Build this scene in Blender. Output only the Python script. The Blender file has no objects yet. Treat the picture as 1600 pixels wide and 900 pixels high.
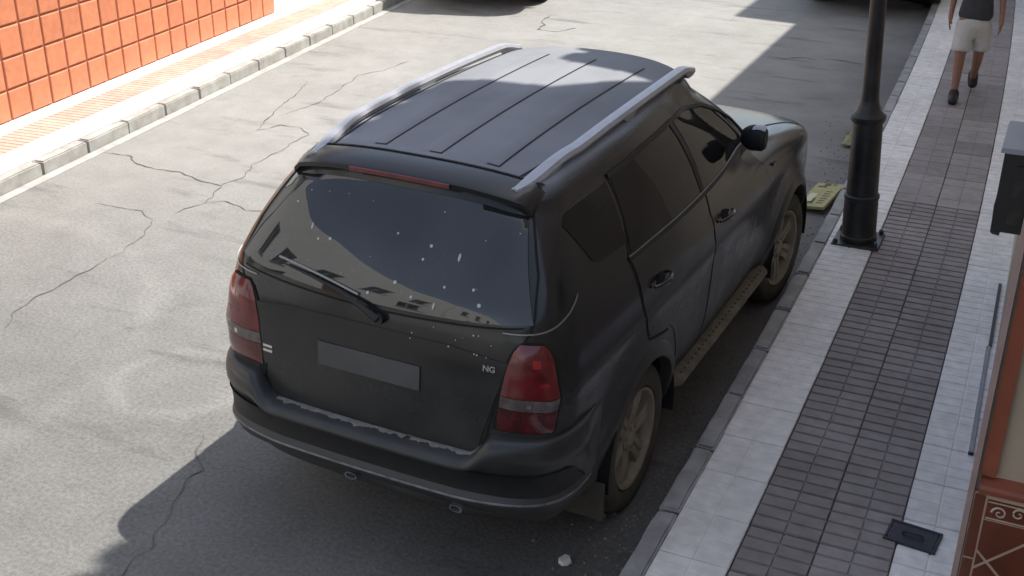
import bpy, bmesh, math, random
from mathutils import Vector, Matrix, noise
random.seed(7)
R = math.radians
scn = bpy.context.scene
COL = scn.collection

# ------------------------------------------------------------------ camera
cd = bpy.data.cameras.new("camera"); cam = bpy.data.objects.new("camera", cd); COL.objects.link(cam)
cd.lens = 41.74; cd.sensor_width = 36; cd.clip_start = .05; cd.clip_end = 2000
cam.matrix_world = Matrix.Translation((1.2774, 1.8625, 3.5069)) @ (Matrix.Rotation(R(24.62), 4, 'Z') @ Matrix.Rotation(R(64.88), 4, 'X') @ Matrix.Rotation(R(.5), 4, 'Z'))
scn.camera = cam
# ------------------------------------------------------------------ light
SUN = Vector((.36, .39, 1)).normalized()
w = bpy.data.worlds.new("World"); scn.world = w; w.use_nodes = True
nt = w.node_tree; bg = nt.nodes['Background']
sky = nt.nodes.new('ShaderNodeTexSky'); sky.sky_type = 'NISHITA'; sky.sun_disc = False
sky.sun_elevation = math.asin(SUN.z); sky.sun_rotation = math.atan2(SUN.x, SUN.y)
sky.air_density = 1.0; sky.dust_density = 1.2; sky.ozone_density = 1.0
hs = nt.nodes.new('ShaderNodeHueSaturation'); hs.inputs['Saturation'].default_value = .68   # the camera's white balance leaves the sky less blue
nt.links.new(sky.outputs[0], hs.inputs['Color']); nt.links.new(hs.outputs[0], bg.inputs[0]); bg.inputs[1].default_value = .13
sl = bpy.data.lights.new("sun", 'SUN'); so = bpy.data.objects.new("sun", sl); COL.objects.link(so)
sl.energy = 3.65; sl.angle = R(.53); sl.color = (1, .955, .88)
so.rotation_euler = SUN.to_track_quat('Z', 'Y').to_euler(); so.location = (5, 5, 20)
scn.view_settings.view_transform = 'Standard'; scn.view_settings.look = 'None'
scn.view_settings.exposure = .85; scn.view_settings.gamma = 1

# ------------------------------------------------------------------ materials
def mat(name, base=(.5, .5, .5), rough=.6, var=0, scale=8, bump=0, bscale=60, metal=0, coat=0, spec=.5, dirt=None, dscale=3, damt=.5, detail=6):
    """noise-varied principled; dirt = second colour laid on in noisy patches"""
    m = bpy.data.materials.new(name); m.use_nodes = True
    n = m.node_tree.nodes; l = m.node_tree.links; b = n['Principled BSDF']
    b.inputs['Roughness'].default_value = rough; b.inputs['Metallic'].default_value = metal
    b.inputs['Coat Weight'].default_value = coat; b.inputs['Specular IOR Level'].default_value = spec
    b.inputs['Base Color'].default_value = (*base, 1)
    tc = n.new('ShaderNodeTexCoord')
    geo = n.new('ShaderNodeNewGeometry')
    last = None
    if var:
        no = n.new('ShaderNodeTexNoise'); no.inputs['Scale'].default_value = scale; no.inputs['Detail'].default_value = detail
        l.new(geo.outputs['Position'], no.inputs['Vector'])
        mr = n.new('ShaderNodeMapRange'); mr.inputs[1].default_value = .3; mr.inputs[2].default_value = .7
        mr.inputs[3].default_value = 1 - var; mr.inputs[4].default_value = 1 + var
        l.new(no.outputs[0], mr.inputs[0])
        mx = n.new('ShaderNodeVectorMath'); mx.operation = 'SCALE'; mx.inputs[0].default_value = base
        l.new(mr.outputs[0], mx.inputs['Scale']); last = mx.outputs[0]
    if dirt:
        no = n.new('ShaderNodeTexNoise'); no.inputs['Scale'].default_value = dscale; no.inputs['Detail'].default_value = 9; no.inputs['Roughness'].default_value = .65
        l.new(geo.outputs['Position'], no.inputs['Vector'])
        mr = n.new('ShaderNodeMapRange'); mr.inputs[1].default_value = .42; mr.inputs[2].default_value = .68; mr.inputs[4].default_value = damt
        l.new(no.outputs[0], mr.inputs[0])
        mx = n.new('ShaderNodeMix'); mx.data_type = 'RGBA'; mx.inputs[6].default_value = (*base, 1)
        if last: l.new(last, mx.inputs[6])
        mx.inputs[7].default_value = (*dirt, 1); l.new(mr.outputs[0], mx.inputs[0]); last = mx.outputs[2]
    if last: l.new(last, b.inputs['Base Color'])
    if bump:
        no = n.new('ShaderNodeTexNoise'); no.inputs['Scale'].default_value = bscale; no.inputs['Detail'].default_value = 8
        l.new(geo.outputs['Position'], no.inputs['Vector'])
        bp = n.new('ShaderNodeBump'); bp.inputs['Strength'].default_value = bump; bp.inputs['Distance'].default_value = .004
        l.new(no.outputs[0], bp.inputs['Height']); l.new(bp.outputs[0], b.inputs['Normal'])
    return m

def tile_mat(name, base, var, dirt, bump=.4, rough=.75):
    """each tile a touch different (object random), grime in the joints"""
    m = mat(name, base, rough, var=.12, scale=14, bump=bump, bscale=120, dirt=dirt, dscale=5, damt=.45)
    n = m.node_tree.nodes; l = m.node_tree.links; b = n['Principled BSDF']
    src = b.inputs['Base Color'].links[0].from_socket
    oi = n.new('ShaderNodeObjectInfo'); mr = n.new('ShaderNodeMapRange'); mr.inputs[3].default_value = 1 - var; mr.inputs[4].default_value = 1 + var
    l.new(oi.outputs['Random'], mr.inputs[0])
    vm = n.new('ShaderNodeVectorMath'); vm.operation = 'SCALE'; l.new(src, vm.inputs[0]); l.new(mr.outputs[0], vm.inputs['Scale'])
    l.new(vm.outputs[0], b.inputs['Base Color'])
    return m

def road_mat():
    m = bpy.data.materials.new('worn_concrete_road'); m.use_nodes = True
    n = m.node_tree.nodes; l = m.node_tree.links; b = n['Principled BSDF']
    geo = n.new('ShaderNodeNewGeometry'); P = geo.outputs['Position']
    def noi(s, d=6, r=.6):
        x = n.new('ShaderNodeTexNoise'); x.inputs['Scale'].default_value = s; x.inputs['Detail'].default_value = d; x.inputs['Roughness'].default_value = r
        l.new(P, x.inputs['Vector']); return x.outputs[0]
    def mrg(src, a, b_, c, d):
        x = n.new('ShaderNodeMapRange'); x.inputs[1].default_value = a; x.inputs[2].default_value = b_; x.inputs[3].default_value = c; x.inputs[4].default_value = d
        l.new(src, x.inputs[0]); return x.outputs[0]
    def mul(a, b_):
        x = n.new('ShaderNodeMath'); x.operation = 'MULTIPLY'; l.new(a, x.inputs[0]); l.new(b_, x.inputs[1]); return x.outputs[0]
    big = mrg(noi(.55, 4), .3, .7, .90, 1.08)
    med = mrg(noi(3.2, 8, .7), .3, .7, .90, 1.09)
    fine = mrg(noi(42, 3, .7), .34, .66, .80, 1.20)
    fine2 = mrg(noi(130, 2, .6), .3, .7, .86, 1.14)
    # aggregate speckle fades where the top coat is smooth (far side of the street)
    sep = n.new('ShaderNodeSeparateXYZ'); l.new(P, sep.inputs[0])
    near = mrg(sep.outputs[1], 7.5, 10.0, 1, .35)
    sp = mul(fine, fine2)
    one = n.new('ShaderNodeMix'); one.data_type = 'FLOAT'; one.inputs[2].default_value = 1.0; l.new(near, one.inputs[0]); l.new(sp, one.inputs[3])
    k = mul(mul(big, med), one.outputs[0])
    # coarse aggregate near, smooth pale top coat farther; near-end sky shade painted in too
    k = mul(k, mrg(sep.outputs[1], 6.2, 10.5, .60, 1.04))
    # dark horizontal stains
    mp = n.new('ShaderNodeMapping'); mp.inputs['Rotation'].default_value = (0, 0, R(-25)); mp.inputs['Scale'].default_value = (.8, 3.6, 1); l.new(P, mp.inputs[0])
    st = n.new('ShaderNodeTexNoise'); st.inputs['Scale'].default_value = .9; st.inputs['Detail'].default_value = 7; st.inputs['Roughness'].default_value = .62; l.new(mp.outputs[0], st.inputs['Vector'])
    k = mul(k, mrg(st.outputs[0], .57, .70, 1, .66))
    k = mul(k, mrg(noi(1.15, 5, .7), .60, .74, 1, .82))
    k = mul(k, mrg(noi(7.5, 4, .6), .66, .72, 1, .80))
    # pale tyre scuffs: parts of rings and a track
    def ring(cx, cy, r, w_, lo):
        vs = n.new('ShaderNodeVectorMath'); vs.operation = 'DISTANCE'; vs.inputs[1].default_value = (cx, cy, 0)
        dd = n.new('ShaderNodeMapping'); dd.inputs['Scale'].default_value = (1, 1, 0); l.new(P, dd.inputs[0])
        wob = n.new('ShaderNodeTexNoise'); wob.inputs['Scale'].default_value = 4; l.new(P, wob.inputs['Vector'])
        l.new(dd.outputs[0], vs.inputs[0])
        a = n.new('ShaderNodeMath'); a.operation = 'MULTIPLY_ADD'; l.new(wob.outputs[0], a.inputs[0]); a.inputs[1].default_value = .12; l.new(vs.outputs['Value'], a.inputs[2])
        s = n.new('ShaderNodeMath'); s.operation = 'SUBTRACT'; l.new(a.outputs[0], s.inputs[0]); s.inputs[1].default_value = r + .06
        ab = n.new('ShaderNodeMath'); ab.operation = 'ABSOLUTE'; l.new(s.outputs[0], ab.inputs[0])
        return mrg(ab.outputs[0], 0, w_, lo, 1)
    k = mul(k, ring(-3.05, 6.62, .38, .09, 1.17))
    k = mul(k, ring(-5.6, 6.1, 2.1, .16, 1.10))
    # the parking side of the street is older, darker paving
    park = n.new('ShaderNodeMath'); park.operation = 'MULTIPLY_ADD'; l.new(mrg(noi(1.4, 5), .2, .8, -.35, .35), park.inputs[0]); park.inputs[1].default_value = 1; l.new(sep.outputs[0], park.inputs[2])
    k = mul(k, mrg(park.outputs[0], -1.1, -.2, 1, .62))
    c = n.new('ShaderNodeVectorMath'); c.operation = 'SCALE'; c.inputs[0].default_value = (.278, .274, .260); l.new(k, c.inputs['Scale'])
    l.new(c.outputs[0], b.inputs['Base Color']); b.inputs['Roughness'].default_value = .9; b.inputs['Specular IOR Level'].default_value = .25
    bp = n.new('ShaderNodeBump'); bp.inputs['Strength'].default_value = .5; bp.inputs['Distance'].default_value = .006
    l.new(sp, bp.inputs['Height']); l.new(bp.outputs[0], b.inputs['Normal'])
    return m

def paint_mat(name, base, dust=(.16, .145, .12), lo=.35, rough=.22, body_dust=.10, settle=.35, sdust=(.26, .26, .26)):
    """dark gloss paint under road dust that thickens towards the sills"""
    m = bpy.data.materials.new(name); m.use_nodes = True
    n = m.node_tree.nodes; l = m.node_tree.links; b = n['Principled BSDF']
    tc = n.new('ShaderNodeTexCoord'); geo = n.new('ShaderNodeNewGeometry')
    sep = n.new('ShaderNodeSeparateXYZ'); l.new(geo.outputs['Position'], sep.inputs[0])
    hz = n.new('ShaderNodeMapRange'); l.new(sep.outputs[2], hz.inputs[0]); hz.inputs[1].default_value = .25; hz.inputs[2].default_value = 1.15; hz.inputs[3].default_value = lo; hz.inputs[4].default_value = body_dust
    no = n.new('ShaderNodeTexNoise'); no.inputs['Scale'].default_value = 3.5; no.inputs['Detail'].default_value = 9; no.inputs['Roughness'].default_value = .65; l.new(geo.outputs['Position'], no.inputs['Vector'])
    mr = n.new('ShaderNodeMapRange'); l.new(no.outputs[0], mr.inputs[0]); mr.inputs[1].default_value = .3; mr.inputs[2].default_value = .7; mr.inputs[3].default_value = .55; mr.inputs[4].default_value = 1.4
    mu = n.new('ShaderNodeMath'); mu.operation = 'MULTIPLY'; l.new(hz.outputs[0], mu.inputs[0]); l.new(mr.outputs[0], mu.inputs[1])
    mx = n.new('ShaderNodeMix'); mx.data_type = 'RGBA'; mx.inputs[6].default_value = (*base, 1); mx.inputs[7].default_value = (*dust, 1); l.new(mu.outputs[0], mx.inputs[0])
    sn = n.new('ShaderNodeSeparateXYZ'); l.new(geo.outputs['Normal'], sn.inputs[0])
    up = n.new('ShaderNodeMapRange'); up.interpolation_type = 'SMOOTHSTEP'; l.new(sn.outputs[2], up.inputs[0]); up.inputs[1].default_value = .55; up.inputs[2].default_value = .97; up.inputs[4].default_value = settle
    n3 = n.new('ShaderNodeTexNoise'); n3.inputs['Scale'].default_value = 2.2; n3.inputs['Detail'].default_value = 7; l.new(geo.outputs['Position'], n3.inputs['Vector'])
    m3 = n.new('ShaderNodeMapRange'); l.new(n3.outputs[0], m3.inputs[0]); m3.inputs[1].default_value = .3; m3.inputs[2].default_value = .7; m3.inputs[3].default_value = .85; m3.inputs[4].default_value = 1.1
    us = n.new('ShaderNodeMath'); us.operation = 'MULTIPLY'; us.use_clamp = True; l.new(up.outputs[0], us.inputs[0]); l.new(m3.outputs[0], us.inputs[1])
    m2 = n.new('ShaderNodeMix'); m2.data_type = 'RGBA'; l.new(mx.outputs[2], m2.inputs[6]); m2.inputs[7].default_value = (*sdust, 1); l.new(us.outputs[0], m2.inputs[0])
    l.new(m2.outputs[2], b.inputs['Base Color'])
    rr = n.new('ShaderNodeMapRange'); l.new(mu.outputs[0], rr.inputs[0]); rr.inputs[1].default_value = 0; rr.inputs[2].default_value = .4; rr.inputs[3].default_value = rough; rr.inputs[4].default_value = .6
    ad = n.new('ShaderNodeMath'); ad.operation = 'MULTIPLY_ADD'; l.new(us.outputs[0], ad.inputs[0]); ad.inputs[1].default_value = .35; l.new(rr.outputs[0], ad.inputs[2])
    l.new(ad.outputs[0], b.inputs['Roughness'])
    spv = n.new('ShaderNodeMapRange'); l.new(us.outputs[0], spv.inputs[0]); spv.inputs[1].default_value = 0; spv.inputs[2].default_value = .7; spv.inputs[3].default_value = .5; spv.inputs[4].default_value = .0; l.new(spv.outputs[0], b.inputs['Specular IOR Level'])
    f2 = n.new('ShaderNodeTexNoise'); f2.inputs['Scale'].default_value = 260; l.new(geo.outputs['Position'], f2.inputs['Vector'])
    bp = n.new('ShaderNodeBump'); bp.inputs['Strength'].default_value = .04; bp.inputs['Distance'].default_value = .002; l.new(f2.outputs[0], bp.inputs['Height']); l.new(bp.outputs[0], b.inputs['Normal'])
    return m

def glass_mat(name, base=(.012, .013, .015), dusty=.03, specks=False, rough=.03):
    m = bpy.data.materials.new(name); m.use_nodes = True
    n = m.node_tree.nodes; l = m.node_tree.links; b = n['Principled BSDF']
    geo = n.new('ShaderNodeNewGeometry')
    no = n.new('ShaderNodeTexNoise'); no.inputs['Scale'].default_value = 2.6; no.inputs['Detail'].default_value = 8; l.new(geo.outputs['Position'], no.inputs['Vector'])
    mr = n.new('ShaderNodeMapRange'); l.new(no.outputs[0], mr.inputs[0]); mr.inputs[1].default_value = .35; mr.inputs[2].default_value = .75; mr.inputs[3].default_value = dusty * .5; mr.inputs[4].default_value = dusty * 2
    fac = mr.outputs[0]
    mx = n.new('ShaderNodeMix'); mx.data_type = 'RGBA'; mx.inputs[6].default_value = (*base, 1); mx.inputs[7].default_value = (.3, .28, .24, 1); l.new(fac, mx.inputs[0]); out = mx.outputs[2]
    l.new(out, b.inputs['Base Color']); b.inputs['Roughness'].default_value = rough
    b.inputs['IOR'].default_value = 1.5
    b.inputs['Specular IOR Level'].default_value = .95    # both faces of a pane reflect
    return m

M = {}
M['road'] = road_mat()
M['crack'] = mat('crack_dirt', (.105, .10, .09), .95, var=.3, scale=30)
M['kerb'] = mat('kerb_concrete', (.38, .375, .365), .85, var=.15, scale=6, bump=.5, bscale=70, dirt=(.18, .17, .16), dscale=4, damt=.6)
M['kerb_pale'] = mat('kerb_concrete_pale', (.44, .43, .40), .85, var=.12, scale=6, bump=.5, bscale=70, dirt=(.2, .18, .16), dscale=5, damt=.5)
M['bed'] = mat('mortar_bed', (.05, .048, .046), .9, var=.2, scale=10)
M['white_tile'] = tile_mat('white_paving', (.84, .81, .77), .05, (.64, .62, .59))
M['dark_tile'] = tile_mat('dark_paving', (.27, .238, .222), .16, (.37, .345, .335))
M['pale_tile'] = tile_mat('sunlit_white_paving', (.80, .78, .75), .03, (.62, .60, .56))
M['pink_tile'] = tile_mat('pink_paving', (.56, .36, .29), .07, (.66, .50, .43))
M['orange_tile'] = tile_mat('orange_wall_tile', (.66, .235, .115), .07, (.56, .20, .10), bump=.2, rough=.4)
M['grout_brown'] = mat('brown_grout', (.32, .12, .065), .8, var=.2)
M['stucco'] = mat('white_render', (.84, .83, .79), .9, var=.05, scale=3, bump=.3, bscale=40)
M['stucco_cream'] = mat('cream_render', (.60, .52, .40), .9, var=.06, scale=3, bump=.3, bscale=40)
M['beige'] = mat('beige_render', (.44, .36, .27), .85, var=.05, scale=4, bump=.3, bscale=90)
M['brown'] = mat('brown_trim_paint', (.27, .078, .042), .45, var=.12, scale=12, bump=.15)
M['rose'] = mat('rose_render', (.36, .26, .24), .8, var=.08, scale=12, bump=.15)
M['dado'] = mat('brown_glazed_tile', (.15, .045, .025), .22, var=.25, scale=5, bump=.1, coat=.3)
M['grout'] = mat('pale_grout', (.50, .36, .27), .8, var=.1)
M['cream_glaze'] = mat('cream_glaze', (.55, .45, .36), .3, var=.1, coat=.3)
M['grey_metal'] = mat('grey_metal', (.30, .305, .31), .6, metal=.1, var=.1)
M['roof_tile'] = mat('clay_roof', (.35, .16, .09), .85, var=.2, scale=6)
M['win'] = glass_mat('window_glass', (.02, .022, .025), 0.01)
M['frame'] = mat('window_frame', (.32, .30, .27), .5, var=.05)
M['shutter'] = mat('shutter', (.16, .09, .05), .6, var=.1)
M['black_iron'] = mat('black_iron_paint', (.012, .0125, .015), .42, var=.2, scale=10, bump=.35, bscale=38, spec=.5, dirt=(.055, .052, .048), dscale=7, damt=.5)
M['black_box'] = mat('black_plastic', (.014, .014, .016), .5, var=.1)
M['box_lid'] = mat('sky_reflection_lid', (.22, .235, .27), .35, var=.06)  # top of the black box; the sky's reflection is put into its colour
M['cover'] = mat('cast_cover', (.035, .037, .05), .55, var=.25, scale=40, metal=.4)
M['card'] = mat('yellow_card', (.42, .395, .18), .7, var=.12, scale=14, dirt=(.3, .28, .12), dscale=20, damt=.6)
M['card_dirty'] = mat('dirty_card', (.24, .235, .12), .8, var=.2, scale=14)
M['ink'] = mat('card_print', (.10, .09, .03), .7)
M['cardpale'] = mat('card_pale_print', (.62, .62, .40), .7)
M['litter'] = mat('white_litter', (.7, .7, .68), .7, var=.1, scale=40)
M['grit'] = mat('grit', (.16, .15, .135), .9, var=.4, scale=50)
# car
M['paint'] = paint_mat('black_car_paint', (.012, .0122, .013), dust=(.13, .128, .122), lo=.40, body_dust=.05, settle=.10, rough=.11)
M['roofpaint'] = paint_mat('roof_car_paint', (.013, .0145, .018), body_dust=.06, rough=.16, dust=(.17, .17, .17), settle=.96, sdust=(.27, .28, .30))
M['carglass'] = glass_mat('tinted_car_glass', (.006, .006, .007), .03)
M['carglass'].node_tree.nodes['Principled BSDF'].inputs['Specular IOR Level'].default_value = .35
M['carglass'].node_tree.nodes['Principled BSDF'].inputs['Specular IOR Level'].default_value = .2
M['rearglass'] = glass_mat('rear_car_glass', (.008, .008, .009), .055, rough=.02)
M['stud'] = mat('dusty_stud', (.05, .045, .035), .8)
M['trim'] = mat('black_trim', (.01, .01, .011), .55, var=.2, scale=20)
M['gap'] = mat('panel_gap', (.003, .003, .003), .8)
M['brightline'] = mat('bright_trim', (.30, .30, .29), .35, metal=.6)  # light grey painting the bumper lip's highlight; exhaust tips share it
M['bumper_edge'] = mat('highlight_grey', (.17, .17, .17), .5, var=.4, scale=20)
M['rail'] = mat('silver_roof_rail', (.40, .405, .435), .4, metal=.25, var=.06, scale=20)
M['red_lens'] = mat('red_lamp_lens', (.135, .008, .011), .18, var=.4, scale=14, coat=.6)
M['red_dark'] = mat('dark_red_lamp_lens', (.085, .007, .009), .2, var=.5, scale=18, coat=.6)
M['clear_lens'] = mat('clear_lamp_lens', (.11, .085, .08), .15, var=.45, scale=22, coat=.6)
M['hot_lens'] = mat('bright_red_reflector', (.30, .014, .014), .12, coat=.8)
M['tyre'] = mat('dusty_tyre', (.065, .058, .045), .9, var=.25, scale=9, bump=.4)
M['rim'] = mat('dusty_alloy', (.25, .22, .165), .6, var=.2, scale=12, metal=.2)
M['dusty_step'] = mat('dusty_running_board', (.16, .14, .105), .85, var=.3, scale=16, bump=.5)
M['mud'] = mat('dried_mud', (.21, .20, .18), .95, var=.25, scale=30, bump=.6)
M['chrome'] = mat('chrome', (.7, .7, .7), .2, metal=1)
M['well'] = mat('wheel_well', (.006, .006, .006), .95)
M['speck'] = mat('pale_speck', (.48, .48, .46), .8)
M['plate'] = mat('dusty_blank_plate', (.075, .075, .073), .6, var=.25, scale=5)
M['silver_paint'] = paint_mat('silver_car_paint', (.30, .31, .33), lo=.2, body_dust=.03, settle=.1)
M['blue_paint'] = paint_mat('dark_car_paint', (.02, .02, .022), lo=.2, body_dust=.03, settle=.1)
# person
M['skin'] = mat('skin', (.24, .12, .085), .55, var=.08, scale=20)
M['shorts'] = mat('grey_shorts', (.50, .49, .47), .9, var=.08, scale=14, bump=.4)
M['tee'] = mat('dark_tee', (.045, .045, .052), .9, var=.1, scale=14, bump=.4)
M['shoe'] = mat('black_shoe', (.012, .012, .012), .6)
M['hair'] = mat('dark_hair', (.02, .014, .01), .7, bump=.6)

# ------------------------------------------------------------------ helpers
def prop(o, label=None, cat=None, group=None, kind=None):
    if label: o['label'] = label
    if cat: o['category'] = cat
    if group: o['group'] = group
    if kind: o['kind'] = kind
    return o
def empty(name, loc=(0, 0, 0), rz=0, label=None, cat=None, group=None):
    o = bpy.data.objects.new(name, None); COL.objects.link(o); o.location = loc; o.rotation_euler = (0, 0, rz)
    o.empty_display_size = .1
    return prop(o, label, cat, group)
def add(name, me, m=None, parent=None, smooth=False, loc=None):
    o = bpy.data.objects.new(name, me); COL.objects.link(o)
    if m and not me.materials: me.materials.append(M[m] if isinstance(m, str) else m)
    if parent: o.parent = parent
    if loc: o.location = loc
    if smooth:
        for p in me.polygons: p.use_smooth = True
    return o
class MB:
    def __init__(s): s.v = []; s.f = []
    def quad(s, *p):
        i = len(s.v); s.v += [tuple(q) for q in p]; s.f.append(tuple(range(i, i + len(p))))
    def box(s, x0, x1, y0, y1, z0, z1, bottom=True, bev=0):
        i = len(s.v)
        b = bev
        s.v += [(x0, y0, z0), (x1, y0, z0), (x1, y1, z0), (x0, y1, z0), (x0 + b, y0 + b, z1), (x1 - b, y0 + b, z1), (x1 - b, y1 - b, z1), (x0 + b, y1 - b, z1)]
        s.f += [(i + 4, i + 5, i + 6, i + 7), (i, i + 1, i + 5, i + 4), (i + 1, i + 2, i + 6, i + 5), (i + 2, i + 3, i + 7, i + 6), (i + 3, i, i + 4, i + 7)]
        if bottom: s.f.append((i + 3, i + 2, i + 1, i))
    def grid(s, rows, close=False):
        i = len(s.v); nr = len(rows); nc = len(rows[0])
        for r in rows: s.v += [tuple(q) for q in r]
        for a in range(nr - 1):
            for c in range(nc if close else nc - 1):
                d = (c + 1) % nc
                s.f.append((i + a * nc + c, i + a * nc + d, i + (a + 1) * nc + d, i + (a + 1) * nc + c))
    def lathe(s, prof, n=24, cx=0, cy=0, cap=True, axis='z'):
        rows = []
        for (r, z) in prof:
            row = []
            for k in range(n):
                a = 2 * math.pi * k / n
                p = (cx + r * math.cos(a), cy + r * math.sin(a), z)
                if axis == 'x': p = (z, cx + r * math.cos(a), cy + r * math.sin(a))
                row.append(p)
            rows.append(row)
        i = len(s.v); s.grid(rows, True)
        if cap:
            s.f.append(tuple(i + k for k in range(n))[::-1]); j = i + (len(prof) - 1) * n; s.f.append(tuple(j + k for k in range(n)))
    def tube(s, pts, r, n=8, rs=None):
        pts = [Vector(p) for p in pts]; rows = []
        for k, p in enumerate(pts):
            d = (pts[min(k + 1, len(pts) - 1)] - pts[max(k - 1, 0)]).normalized()
            u = d.cross(Vector((0, 0, 1)));
            if u.length < .01: u = Vector((1, 0, 0))
            u.normalize(); v = u.cross(d)
            rr = rs[k] if rs else r
            rows.append([p + (u * math.cos(2 * math.pi * j / n) + v * math.sin(2 * math.pi * j / n)) * rr for j in range(n)])
        i = len(s.v); s.grid(rows, True); s.f.append(tuple(i + k for k in range(n))[::-1]); j = i + (len(rows) - 1) * n; s.f.append(tuple(j + k for k in range(n)))
    def mesh(s, name):
        me = bpy.data.meshes.new(name); me.from_pydata(s.v, [], s.f); me.update()
        bm = bmesh.new(); bm.from_mesh(me); bmesh.ops.remove_doubles(bm, verts=bm.verts, dist=1e-5); bmesh.ops.recalc_face_normals(bm, faces=bm.faces); bm.to_mesh(me); bm.free()
        return me
    def rawmesh(s, name):
        me = bpy.data.meshes.new(name); me.from_pydata(s.v, [], s.f); me.update(); return me
    def build(s, name, m=None, parent=None, smooth=False, loc=None): return add(name, s.mesh(name), m, parent, smooth, loc)
def autosmooth(o, ang=35):
    me = o.data
    for p in me.polygons: p.use_smooth = True
    bm = bmesh.new(); bm.from_mesh(me)
    for e in bm.edges:
        if len(e.link_faces) == 2: e.smooth = e.calc_face_angle(0) < R(ang)
    bm.to_mesh(me); bm.free()
    return o

KZ = .12
def cx(y): return -.00186 * (y - 6) ** 2 if y > 6 else 0          # the right-hand kerb bends gently
def cxs(y): return math.atan(-2 * .00186 * (y - 6)) if y > 6 else 0

# ------------------------------------------------------------------ ground
g = MB(); g.quad((-400, -400, 0), (400, -400, 0), (400, 400, 0), (-400, 400, 0))
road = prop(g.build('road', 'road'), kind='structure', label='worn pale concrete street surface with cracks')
CR = [
 ([(-6.401, 9.693), (-6.13, 9.706), (-5.914, 9.558), (-5.709, 9.526), (-5.418, 9.557), (-5.27, 9.502), (-5.111, 9.455), (-4.92, 9.442)], .022),
 ([(-4.92, 9.442), (-4.821, 9.185), (-4.776, 9.044), (-4.842, 8.884), (-4.843, 8.743)], .02),
 ([(-4.92, 9.442), (-4.866, 9.682), (-4.991, 9.992), (-4.998, 10.343), (-5.027, 10.745), (-5.023, 10.921), (-5.225, 11.092), (-5.439, 11.078), (-5.564, 10.833)], .016),
 ([(-6.105, 12.523), (-5.915, 11.997), (-5.797, 11.481), (-5.652, 11.113), (-5.564, 10.833)], .016),
 ([(-5.554, 13.832), (-5.601, 13.322), (-5.744, 13.003), (-5.626, 12.417), (-5.542, 11.915), (-5.636, 11.362)], .014),
 ([(-4.502, 6.625), (-4.634, 6.889), (-4.689, 7.113), (-4.68, 7.311), (-4.695, 7.702), (-4.691, 7.896), (-4.748, 8.205), (-4.898, 8.564), (-5.127, 8.682), (-5.567, 8.657)], .013),
 ([(-4.776, 9.044), (-4.672, 9.159), (-4.507, 9.11), (-4.386, 9.074), (-4.208, 9.13)], .022),
 ([(-2.09, 4.85), (-2.13, 5.08), (-2.171, 5.214), (-2.157, 5.274), (-2.237, 5.428), (-2.253, 5.565), (-2.335, 5.676), (-2.363, 5.851), (-2.356, 5.92), (-2.493, 6.057), (-2.563, 6.2)], .014),
 ([(-1.822, 15.941), (-1.62, 15.904), (-1.428, 16.07), (-1.264, 16.015)], .035), ([(-1.187, 16.122), (-0.944, 16.108), (-0.712, 16.057)], .03),
 ([(-5.048, 16.845), (-5.007, 16.424), (-4.878, 16.234), (-4.863, 15.992), (-4.584, 15.97), (-4.445, 16.286)], .03)]
cm = MB()
for pts, wd in CR:
    P = []
    for a, b in zip(pts[:-1], pts[1:]):
        a = Vector(a); b = Vector(b); n = max(2, int((b - a).length / .035))
        for k in range(n):
            p = a.lerp(b, k / n); q = noise.noise_vector(Vector((p.x * 9, p.y * 9, 0)))
            P.append(p + Vector((q.x, q.y)) * .03)
    P.append(Vector(pts[-1]))
    rows = []
    for k, p in enumerate(P):
        d = (P[min(k + 1, len(P) - 1)] - P[max(0, k - 1)]).normalized(); nn = Vector((-d.y, d.x))
        ww = wd * .30 * (.25 + 2.2 * abs(noise.noise(Vector((p.x * 5, p.y * 5, 3)))) + .5 * abs(noise.noise(Vector((p.x * 40, p.y * 40, 3))))) * min(1, k / 6 + .2, (len(P) - k) / 6 + .2)
        rows.append([(p.x - nn.x * ww, p.y - nn.y * ww, .004), (p.x + nn.x * ww, p.y + nn.y * ww, .004)])
    cm.grid(rows)
prop(cm.build('road_cracks', 'crack'), kind='structure', label='dark cracks running through the road surface')

# right-hand pavement: bed + kerb stones + tiles
pav = MB(); rows = []
for i in range(60):
    y = -6 + i * .55; rows.append([(-.0 + cx(y), y, 0), (-.0 + cx(y), y, .10), (2.6 + cx(y), y, .10), (2.6 + cx(y), y, 0)])
pav.grid(rows)
pavement = prop(pav.build('pavement', 'bed'), kind='structure')
def ktile(n0, n1, w_, l_, gx, gy, h, depth, name):
    """a paving tile: a slab with n0 x n1 raised bars"""
    b = MB(); b.box(gx / 3, w_ - gx / 3, gy / 3, l_ - gy / 3, 0, h - depth, bottom=False)
    bw = w_ / n0; bl = l_ / n1
    for i in range(n0):
        for j in range(n1):
            x0 = i * bw + gx / 2; x1 = (i + 1) * bw - gx / 2; y0 = j * bl + gy / 2; y1 = (j + 1) * bl - gy / 2
            b.box(x0, x1, y0, y1, h - depth, h, bottom=False, bev=.0025)
    return b.rawmesh(name)
TL = .366
wt = ktile(2, 4, .329, TL, .008, .008, .022, .004, 'white_tile')
dt = ktile(2, 4, .3245, TL, .005, .0165, .022, .009, 'dark_tile')
nt_ = ktile(2, 4, .30, TL, .008, .010, .022, .005, 'white_tile_inner')
ft = ktile(2, 2, .3235, TL, .006, .006, .022, .003, 'flat_dark_tile')
wt.materials.append(M['white_tile']); dt.materials.append(M['dark_tile']); nt_.materials.append(M['white_tile']); ft.materials.append(M['dark_tile'])
y0 = 6.168 - 6 * TL
SLOT = []
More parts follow.
